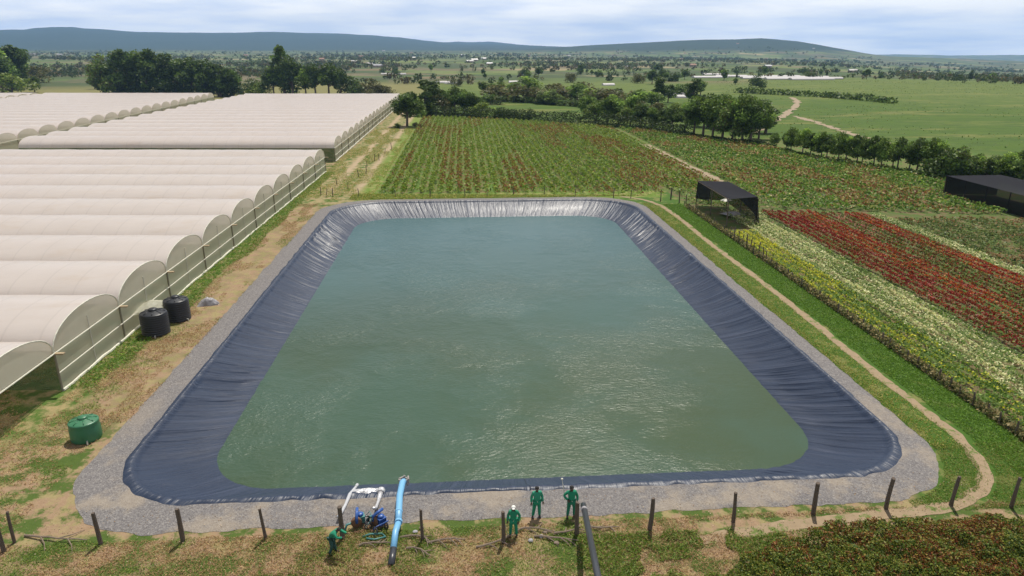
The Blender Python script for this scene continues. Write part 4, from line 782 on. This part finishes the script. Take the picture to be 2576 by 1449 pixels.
# ------------------------------------------------------------ pipes, hoses, pumps
BLUE = simple('sky_blue_pipe', (.17, .42, .68), .4, 0, .08); WHH = simple('white_hose', (.46, .47, .50), .5, 0, .2, 6); BLK = simple('black_pipe', (.035, .037, .045), .35); RUST = simple('rust_iron', (.17, .09, .05), .8, .2, .4, 8); DBL = simple('pump_blue', (.025, .09, .32), .4); TEAL = simple('pump_teal', (.06, .20, .20), .5, 0, .3, 8)
g = empty('water_pipe', (-3.65, 27, 0)); tag(g, 'thick sky-blue pipe running from the dry grass over the gravel into the pond', 'pipe')
MB().tube([(0, -.1, .12), (.02, .9, .32), (.12, 1.5, .42)], .155, 12).build('pipe_section', BLUE, g, smooth=True)
MB().tube([(.12, 1.46, .43), (.06, 2.4, .42), (.0, 3.6, .42), (.05, 4.8, .40), (.08, 5.1, .25)], .17, 12).build('pipe_section', BLUE, g, smooth=True)
for yy, xx, zz_ in ((1.5, .12, .43), (2.3, .065, .42)): MB().tube([(xx, yy-.07, zz_), (xx, yy+.07, zz_)], .19, 12).build('collar', BLUE, g)
MB().tube([(-.02, -1.05, .04), (0, -.5, .1), (0, -.05, .12)], .165, 12).build('black_end', BLK, g, smooth=True)
mb = MB(); rr = random.Random(3)
for k in range(26): a = rr.uniform(0, 6.28); b = rr.uniform(-1, 1); mb.tube([(.08+.26*math.cos(a), 5.25+.22*math.sin(a), .18+.2*b), (.08+.26*math.cos(a+1), 5.25+.22*math.sin(a+1.2), .18+.2*rr.uniform(-1, 1))], .05, 5)
mb.build('rope_binding', simple('grey_rope', (.35, .33, .31), .9), g)
def hose(name, label, pts, rad, mat, endm=None):
    o = empty(name, pts[0]); tag(o, label, 'hose'); p0 = Vector(pts[0]); q = [Vector(p)-p0 for p in pts]
    MB().tube(q, rad, 10).build('hose', mat, o, smooth=True)
    MB().tube([q[-1]-(q[-1]-q[-2]).normalized()*.12, q[-1]+(q[-1]-q[-2]).normalized()*.14], rad*1.45 if not isinstance(rad, list) else rad[-1]*1.4, 10).build('end_fitting', endm or RUST, o)
    return o
hose('water_hose', 'left white flat hose from the pumps over the liner edge', [(-6.55, 29.2, .35), (-6.5, 29.7, .16), (-6.38, 30.4, .15), (-6.28, 31.2, .2), (-6.2, 31.9, -.02), (-6.12, 32.4, -.1)], [.07, .09, .08, .10, .09, .06], WHH, WHH)
hose('water_hose', 'right short silver hose climbing from the blue pump to the crumpled foil', [(-4.80, 29.2, .75), (-4.76, 29.7, .40), (-4.75, 30.4, .18), (-4.72, 31.0, .16), (-4.7, 31.4, .16)], [.07, .08, .08, .13, .15], SILV, SILV)
def pump(label, x, y, rz, bodym, flip=1):
    g = empty('water_pump', (x, y, 0), rz); tag(g, label, 'pump')
    fr = MB(); 
    for a in (-.38, .38): fr.tube([(-.3, a, .08), (.34, a, .08), (.38, a, .2)], .03, 6)
    for b in (-.22, .22): fr.tube([(b, -.38, .1), (b, .38, .1)], .028, 6)
    fr.build('frame', RUST, g)
    MB().lathe([(.02, -.12), (.24, -.12), (.27, -.05), (.27, .05), (.24, .12), (.02, .12)], 20, (-.08, .02, .34), Matrix.Rotation(R(90), 3, 'X')).build('volute', RUST, g, smooth=True)
    mb = MB(); mb.box((.14, .2, .36), (.36, .34, .34)); 
    for k in range(6): mb.box((.14, .2, .30+k*.05), (.42, .40, .012))
    mb.build('engine', bodym, g)
    MB().lathe([(.001, .66), (.12, .66), (.16, .62), (.16, .56), (.12, .53), (.001, .53)], 16, (.14, .2, .02)).build('fuel_tank', DBL, g, smooth=True)
    MB().tube([(-.08, -.1, .36), (-.08, -.1, .62), (-.02*flip, .1, .78), (.05*flip, .45, .8)], .075, 10).build('outlet', DBL, g, smooth=True)
    MB().tube([(-.3, .02, .34), (-.55, .02, .3), (-.7, -.1, .05)], .06, 8).build('inlet', TEAL, g, smooth=True)
    for a in (-.3, .3):
        MB().lathe([(.14, -.035), (.19, -.035), (.2, 0), (.19, .035), (.14, .035), (.14, -.035)], 16, (.42, a, .19), Matrix.Rotation(R(90), 3, 'X')).build('wheel', BLK, g)
    MB().tube([(.3, -.35, .2), (.62, -.33, .55), (.66, 0, .58), (.62, .33, .55), (.3, .35, .2)], .022, 6).build('handle', bodym, g)
    return g
pump('teal and rust engine pump standing left, between the post and the blue pump', -5.5, 28.75, .3, TEAL)
pump('deep blue engine pump standing right, feeding the silver hose', -4.65, 28.75, -.9, DBL, -1)
MB_ = MB(); MB_.tube([(0, 0, 0), (.35, .1, .05), (.9, .1, .04), (1.1, -.15, .05), (.6, -.3, .04), (.2, -.2, .05)], .05, 8); o = MB_.build('coiled_hose', TEAL, None, True, (-5.2, 28.0, .05)); tag(o, 'teal loop of hose lying in front of the two pumps', 'hose')
bp = G(1458, 1345); e1 = Vector((bp[0]+.12, bp[1]-.05, 1.72)); q = G(1509, 1475, 4.2); e2 = Vector((q[0], q[1], 4.2)); e3 = e1+(e2-e1)*1.7
g = empty('black_pipe', e1); tag(g, 'long black pipe resting on the near fence post and rising towards the camera', 'pipe')
MB().tube([Vector((0, 0, 0)), (e3-e1)*.5, e3-e1], .135, 12).build('pipe_section', BLK, g, smooth=True)
t_ = (e3-e1).normalized(); MB().tube([t_*.55, t_*.75], .15, 12).build('collar', GREYP, g, smooth=True); MB().tube([t_*-.05, t_*.03], .10, 10).build('pipe_mouth', RUST, g)

# fallen branches on the near bank
WD = simple('driftwood', (.19, .145, .11), .9, 0, .4, 6)
def branch(px, py, ln, rz, label, seed, curve=.3):
    rr = random.Random(seed); x, y = G(px, py); mb = MB(); P = [(ln*t, curve*math.sin(t*3+seed)*ln*.4+rr.uniform(-.03, .03), .07+.10*math.sin(math.pi*t)) for t in [i/7 for i in range(8)]]
    mb.tube(P, [.055*(1-.08*i) for i in range(8)], 6)
    for k in (2, 4, 5): p = P[k]; s = rr.choice((-1, 1)); mb.tube([p, (p[0]+ln*.14, p[1]+s*ln*.12, .1), (p[0]+ln*.24, p[1]+s*ln*.26, .03)], [.035, .025, .01], 5)
    o = mb.build('fallen_branch', WD, None, False, (x, y, 0)); o.rotation_euler = (0, 0, rz); tag(o, label, 'branch', 'fallen branches on the near bank')
branch(1300, 1352, 1.9, .25, 'curved grey branch just right of the lowest standing worker', 1, .5); branch(1345, 1358, 2.1, -.05, 'long branch lying below the two right-hand workers', 2, .2); branch(1395, 1345, 1.5, .5, 'forked branch left of the black pipe', 3, .6)
branch(1195, 1372, 2.0, .2, 'thin branch left of the post beside the lowest worker', 4); branch(1075, 1366, 1.8, .0, 'straight twig right of the thin post near the blue pipe', 5, .1); branch(1010, 1352, 1.6, -.5, 'dark crooked branch against the foot of the blue pipe', 6, .5)
branch(1020, 1385, 1.3, -.35, 'short branch below the foot of the blue pipe', 7); branch(905, 1380, 1.4, .3, 'branch in the green weeds below the pumps', 8); branch(60, 1352, 3.2, -.12, 'long thin branch on bare earth near the left corner posts', 9, .12); branch(1480, 1320, 1.5, -.3, 'pale bent twig on the gravel right of the black pipe', 10, .5)
for i, (px, py) in enumerate([(1372, 1340), (1362, 1352), (1382, 1355), (1335, 1362), (1400, 1368), (1045, 1340), (1060, 1330)]):
    x, y = G(px, py); bm = bmesh.new(); bmesh.ops.create_icosphere(bm, subdivisions=2, radius=.13)
    for v in bm.verts: v.co *= 1+.35*(float(vnoise(v.co.x*9+i*3, v.co.y*9+v.co.z*7))-.5); v.co.z *= .6
    me = bpy.data.meshes.new('stone'); bm.to_mesh(me); bm.free(); o = link('stone', me, GREYP if i % 2 else WD, None, (x, y, .05)); tag(o, ['rounded stone, topmost of the heap between the two right workers', 'grey stone below the topmost of the heap', 'stone at the right of the small heap', 'stone near the long branch', 'brown stone just left of the black pipe post', 'stone by the root of the blue pipe', 'stone on gravel right of the blue pipe'][i], 'stone', 'stones on the near bank')

# ------------------------------------------------------------ people
def skin_mesh(name, verts, edges, radii, mat, sub=1):
    me = bpy.data.meshes.new(name+'_tmp'); me.from_pydata(verts, edges, []); me.update(); o = bpy.data.objects.new(name+'_tmp', me); COL.objects.link(o)
    o.modifiers.new('skin', 'SKIN')
    if not me.skin_vertices: return o
    for i, r in enumerate(radii): me.skin_vertices[0].data[i].radius = (r, r) if not isinstance(r, tuple) else r
    me.skin_vertices[0].data[0].use_root = True; o.modifiers['skin'].use_smooth_shade = True
    s = o.modifiers.new('sub', 'SUBSURF'); s.levels = sub; s.render_levels = sub
    bpy.context.view_layer.update(); dg = bpy.context.evaluated_depsgraph_get(); m2 = bpy.data.meshes.new_from_object(o.evaluated_get(dg)); m2.name = name
    COL.objects.unlink(o); bpy.data.objects.remove(o); m2.materials.clear(); m2.materials.append(mat); return m2
SKN = simple('dark_skin', (.075, .04, .028), .55, 0, .1); CLO = simple('green_overall_cloth', (.012, .23, .125), .85, 0, .18, 7, .02); CLO2 = simple('dark_trousers', (.02, .07, .06), .85, 0, .15, 6); HAIR = simple('black_hair', (.012, .01, .01), .8); CAPM = simple('white_cap', (.75, .75, .72), .7); BOOT = simple('rubber_boot', (.02, .02, .02), .5)
CLOB = simple('faded_green_cloth', (.03, .28, .17), .85, 0, .25, 7, .02); CLOC = simple('deep_green_cloth', (.010, .17, .10), .85, 0, .25, 7, .02)
def person(label, x, y, rz, J, hair=HAIR, legs=CLO, top=CLO, z=0, s=1.0):
    """J overrides joints; figure faces local -Y"""
    B = dict(pel=(0, 0, .93), wai=(0, 0, 1.08), che=(0, -.01, 1.28), nb=(0, 0, 1.44), nk=(0, -.01, 1.50), hd=(0, -.02, 1.60), ht=(0, -.01, 1.67), sl=(-.18, 0, 1.40), sr=(.18, 0, 1.40), el=(-.26, .03, 1.13), er=(.26, .03, 1.13), wl=(-.28, -.06, .90), wr=(.28, -.06, .90), hl=(-.10, 0, .88), hr=(.10, 0, .88), kl=(-.13, -.02, .48), kr=(.13, -.02, .48), al=(-.15, .02, .09), ar=(.15, .02, .09)); B.update(J)
    n = list(B); idx = {k: i for i, k in enumerate(n)}; V = [B[k] for k in n]
    rad = dict(pel=.13, wai=.12, che=.15, nb=.075, nk=.055, hd=.098, ht=.075, sl=.06, sr=.06, el=.043, er=.043, wl=.03, wr=.03, hl=.085, hr=.085, kl=.058, kr=.058, al=.04, ar=.04)
    E = [('pel', 'wai'), ('wai', 'che'), ('che', 'nb'), ('nb', 'nk'), ('nk', 'hd'), ('hd', 'ht'), ('che', 'sl'), ('che', 'sr'), ('sl', 'el'), ('sr', 'er'), ('el', 'wl'), ('er', 'wr'), ('pel', 'hl'), ('pel', 'hr'), ('hl', 'kl'), ('hr', 'kr'), ('kl', 'al'), ('kr', 'ar')]
    Rr = [rad[k] for k in n]; Ed = [(idx[a], idx[b]) for a, b in E]; VV = list(V)
    def addp(p, r, frm): VV.append(tuple(p)); Rr.append(r); Ed.append((frm, len(VV)-1)); return len(VV)-1
    for sd_, w, e in ((-1, 'wl', 'el'), (1, 'wr', 'er')):   # palm, four unequal bent fingers, thumb from the palm's side
        W_, E_ = Vector(B[w]), Vector(B[e]); d = (W_-E_).normalized(); side = d.cross(Vector((0, -1, .3))).normalized(); bend = d.cross(side).normalized()*-1
        pm = addp(W_+d*.05, (.034), idx[w]); 
        for k, ln in enumerate((.065, .078, .073, .058)):
            a = addp(W_+d*.09+side*(.027*(k-1.5)), .0095, pm); b = addp(W_+d*(.09+ln*.5)+side*(.028*(k-1.5))+bend*.008, .0088, a); addp(W_+d*(.09+ln*.85)+side*(.028*(k-1.5))+bend*.03, .0075, b)
        a = addp(W_+d*.045+side*(-.045), .011, pm); addp(W_+d*.085+side*(-.06)+bend*.015, .009, a)
    for s_, k in ((-1, 'al'), (1, 'ar')): p = Vector(B[k]); addp(p+Vector((s_*.02, -.14, -.05)), .035, idx[k])
    hd = Vector(B['hd']); addp(hd+Vector((0, -.105, -.01)), .016, idx['hd'])        # nose
    for s_ in (-1, 1): addp(hd+Vector((s_*.10, .01, 0)), .018, idx['hd'])          # ears
    body = skin_mesh('person', VV, Ed, Rr, SKN, 1); o = link('person', body, None); o.location = (x, y, z); o.rotation_euler = (0, 0, rz); o.scale = (s, s, s); tag(o, label, 'person')
    def cloth(name, keys, edges, sc, mat, ends=()):
        ii = {k: i for i, k in enumerate(keys)}; m = skin_mesh(name, [B[k] for k in keys], [(ii[a], ii[b]) for a, b in edges], [rad[k]*sc.get(k, 1.22)+.008 for k in keys], mat, 2); return link(name, m, None, o)
    cloth('jacket', ['pel', 'wai', 'che', 'nb', 'sl', 'sr', 'el', 'er', 'wl', 'wr'], [('pel', 'wai'), ('wai', 'che'), ('che', 'nb'), ('che', 'sl'), ('che', 'sr'), ('sl', 'el'), ('sr', 'er'), ('el', 'wl'), ('er', 'wr')], {'nb': .9, 'wl': 1.5, 'wr': 1.5, 'el': 1.4, 'er': 1.4, 'pel': 1.22, 'sl': 1.25, 'sr': 1.25}, top)
    cloth('trousers', ['pel', 'hl', 'hr', 'kl', 'kr', 'al', 'ar'], [('pel', 'hl'), ('pel', 'hr'), ('hl', 'kl'), ('hr', 'kr'), ('kl', 'al'), ('kr', 'ar')], {'kl': 1.3, 'kr': 1.3, 'al': 1.55, 'ar': 1.55, 'pel': 1.15}, legs)
    for k, s_ in (('al', -1), ('ar', 1)):
        p = Vector(B[k]); m = skin_mesh('boot', [p+Vector((0, .01, .12)), p+Vector((0, .01, -.02)), p+Vector((s_*.02, -.08, -.045)), p+Vector((s_*.02, -.17, -.05))], [(0, 1), (1, 2), (2, 3)], [.055, .055, .048, .04], BOOT, 1); link('boot', m, None, o)
    t = hd; bm = bmesh.new(); bmesh.ops.create_uvsphere(bm, u_segments=18, v_segments=10, radius=.112)
    bmesh.ops.delete(bm, geom=[v for v in bm.verts if v.co.z < .012-(.05 if v.co.y > .02 else 0)], context='VERTS')
    if hair is CAPM: bmesh.ops.create_cone(bm, cap_ends=True, segments=14, radius1=.075, radius2=.07, depth=.012, matrix=Matrix.Translation((0, -.12, .03)))
    me = bpy.data.meshes.new('cap'); bm.to_mesh(me); bm.free(); me.shade_smooth(); c = link('cap' if hair is CAPM else 'hair', me, hair, o); c.location = Vector(B['ht'])+Vector((0, .005, -.055))
    e = MB()
    for s_ in (-1, 1): e.box(hd+Vector((s_*.035, -.093, .018)), (.022, .012, .01))
    e.build('eye', PALE, o); MB().box(hd+Vector((0, -.093, -.05)), (.045, .014, .01)).build('mouth', simple('lips', (.12, .05, .045), .6), o)
    MB().tube([Vector(B['pel'])+Vector((0.0, -.155, .06)), Vector(B['pel'])+Vector((0, -.19, .05))], .018, 6).build('button', PALE, o)
    return o
p1 = G(1292, 1352); person('worker in green overalls and white cap standing beside a post, lowest of the three', p1[0], p1[1]+.1, -.1, dict(wr=(.24, -.12, .92), er=(.30, .05, 1.12)), CAPM)
p2 = G(1350, 1301); person('bare-headed worker in green overalls standing on the gravel, middle of the three', p2[0], p2[1], .08, top=CLOB, s=1.04, J=dict(kl=(-.14, -.02, .48), al=(-.19, .02, .09), kr=(.12, -.02, .48), ar=(.14, .02, .09)))
p3 = G(1436, 1300); person('worker in green overalls at right with one hand on hip, holding up a rod', p3[0], p3[1], .05, s=1.05, legs=CLOC, J=dict(el=(-.36, .05, 1.18), wl=(-.20, -.10, 1.02), er=(.29, .02, 1.14), wr=(.27, -.08, .93), al=(-.17, .0, .09), kr=(.15, -.04, .48)))
p4 = G(838, 1392); person('worker bending sideways at the foot of a post left of the pumps, in darker trousers', p4[0], p4[1], 1.2, dict(wai=(0, -.06, 1.06), che=(0, -.2, 1.20), nb=(0, -.30, 1.32), nk=(0, -.34, 1.36), hd=(0, -.42, 1.42), ht=(0, -.45, 1.48), sl=(-.18, -.27, 1.28), sr=(.18, -.27, 1.28), el=(-.22, -.45, 1.12), er=(.2, -.5, 1.18), wl=(-.15, -.68, 1.15), wr=(.12, -.74, 1.2), kl=(-.12, -.06, .48), al=(-.14, .08, .09), kr=(.12, .0, .48), ar=(.16, -.05, .09)), legs=CLO2)
o = MB().tube([(0, 0, 0), (-.06, .1, .55), (-.14, .2, 1.05)], [.022, .02, .016], 7).build('measuring_rod', STEEL, None, True, (p3[0]-.30, p3[1]+.15, .9)); tag(o, 'thin metal rod raised behind the shoulder of the right-hand worker', 'rod')
MB().lathe([(.001, -.04), (.05, -.03), (.06, 0), (.05, .03), (.001, .04)], 12, (-.14, .2, 1.08)).build('rod_tip', PALE, o, True)
o = MB().tube([(0, 0, 0), (-.16, .05, .75), (-.22, .08, 1.0)], .018, 6).build('walking_stick', STEEL, None, True, (p1[0]-.26, p1[1]-.05, .05)); tag(o, 'thin pale stick held by the worker in the white cap', 'stick')

# ------------------------------------------------------------ haze: closed box of even thin air round the whole scene
def haze():
    m = bpy.data.materials.new('haze_air'); m.use_nodes = True; t = m.node_tree; t.nodes.clear(); o = t.nodes.new('ShaderNodeOutputMaterial'); v = t.nodes.new('ShaderNodeVolumePrincipled')
    v.inputs['Color'].default_value = (.32, .56, 1.0, 1); v.inputs['Density'].default_value = 8.5e-5; v.inputs['Anisotropy'].default_value = .1; t.links.new(v.outputs[0], o.inputs['Volume'])
    b = MB().box((0, 0, 130), (23000, 23000, 560)).build('haze', m); tag(b, kind='stuff')
haze()
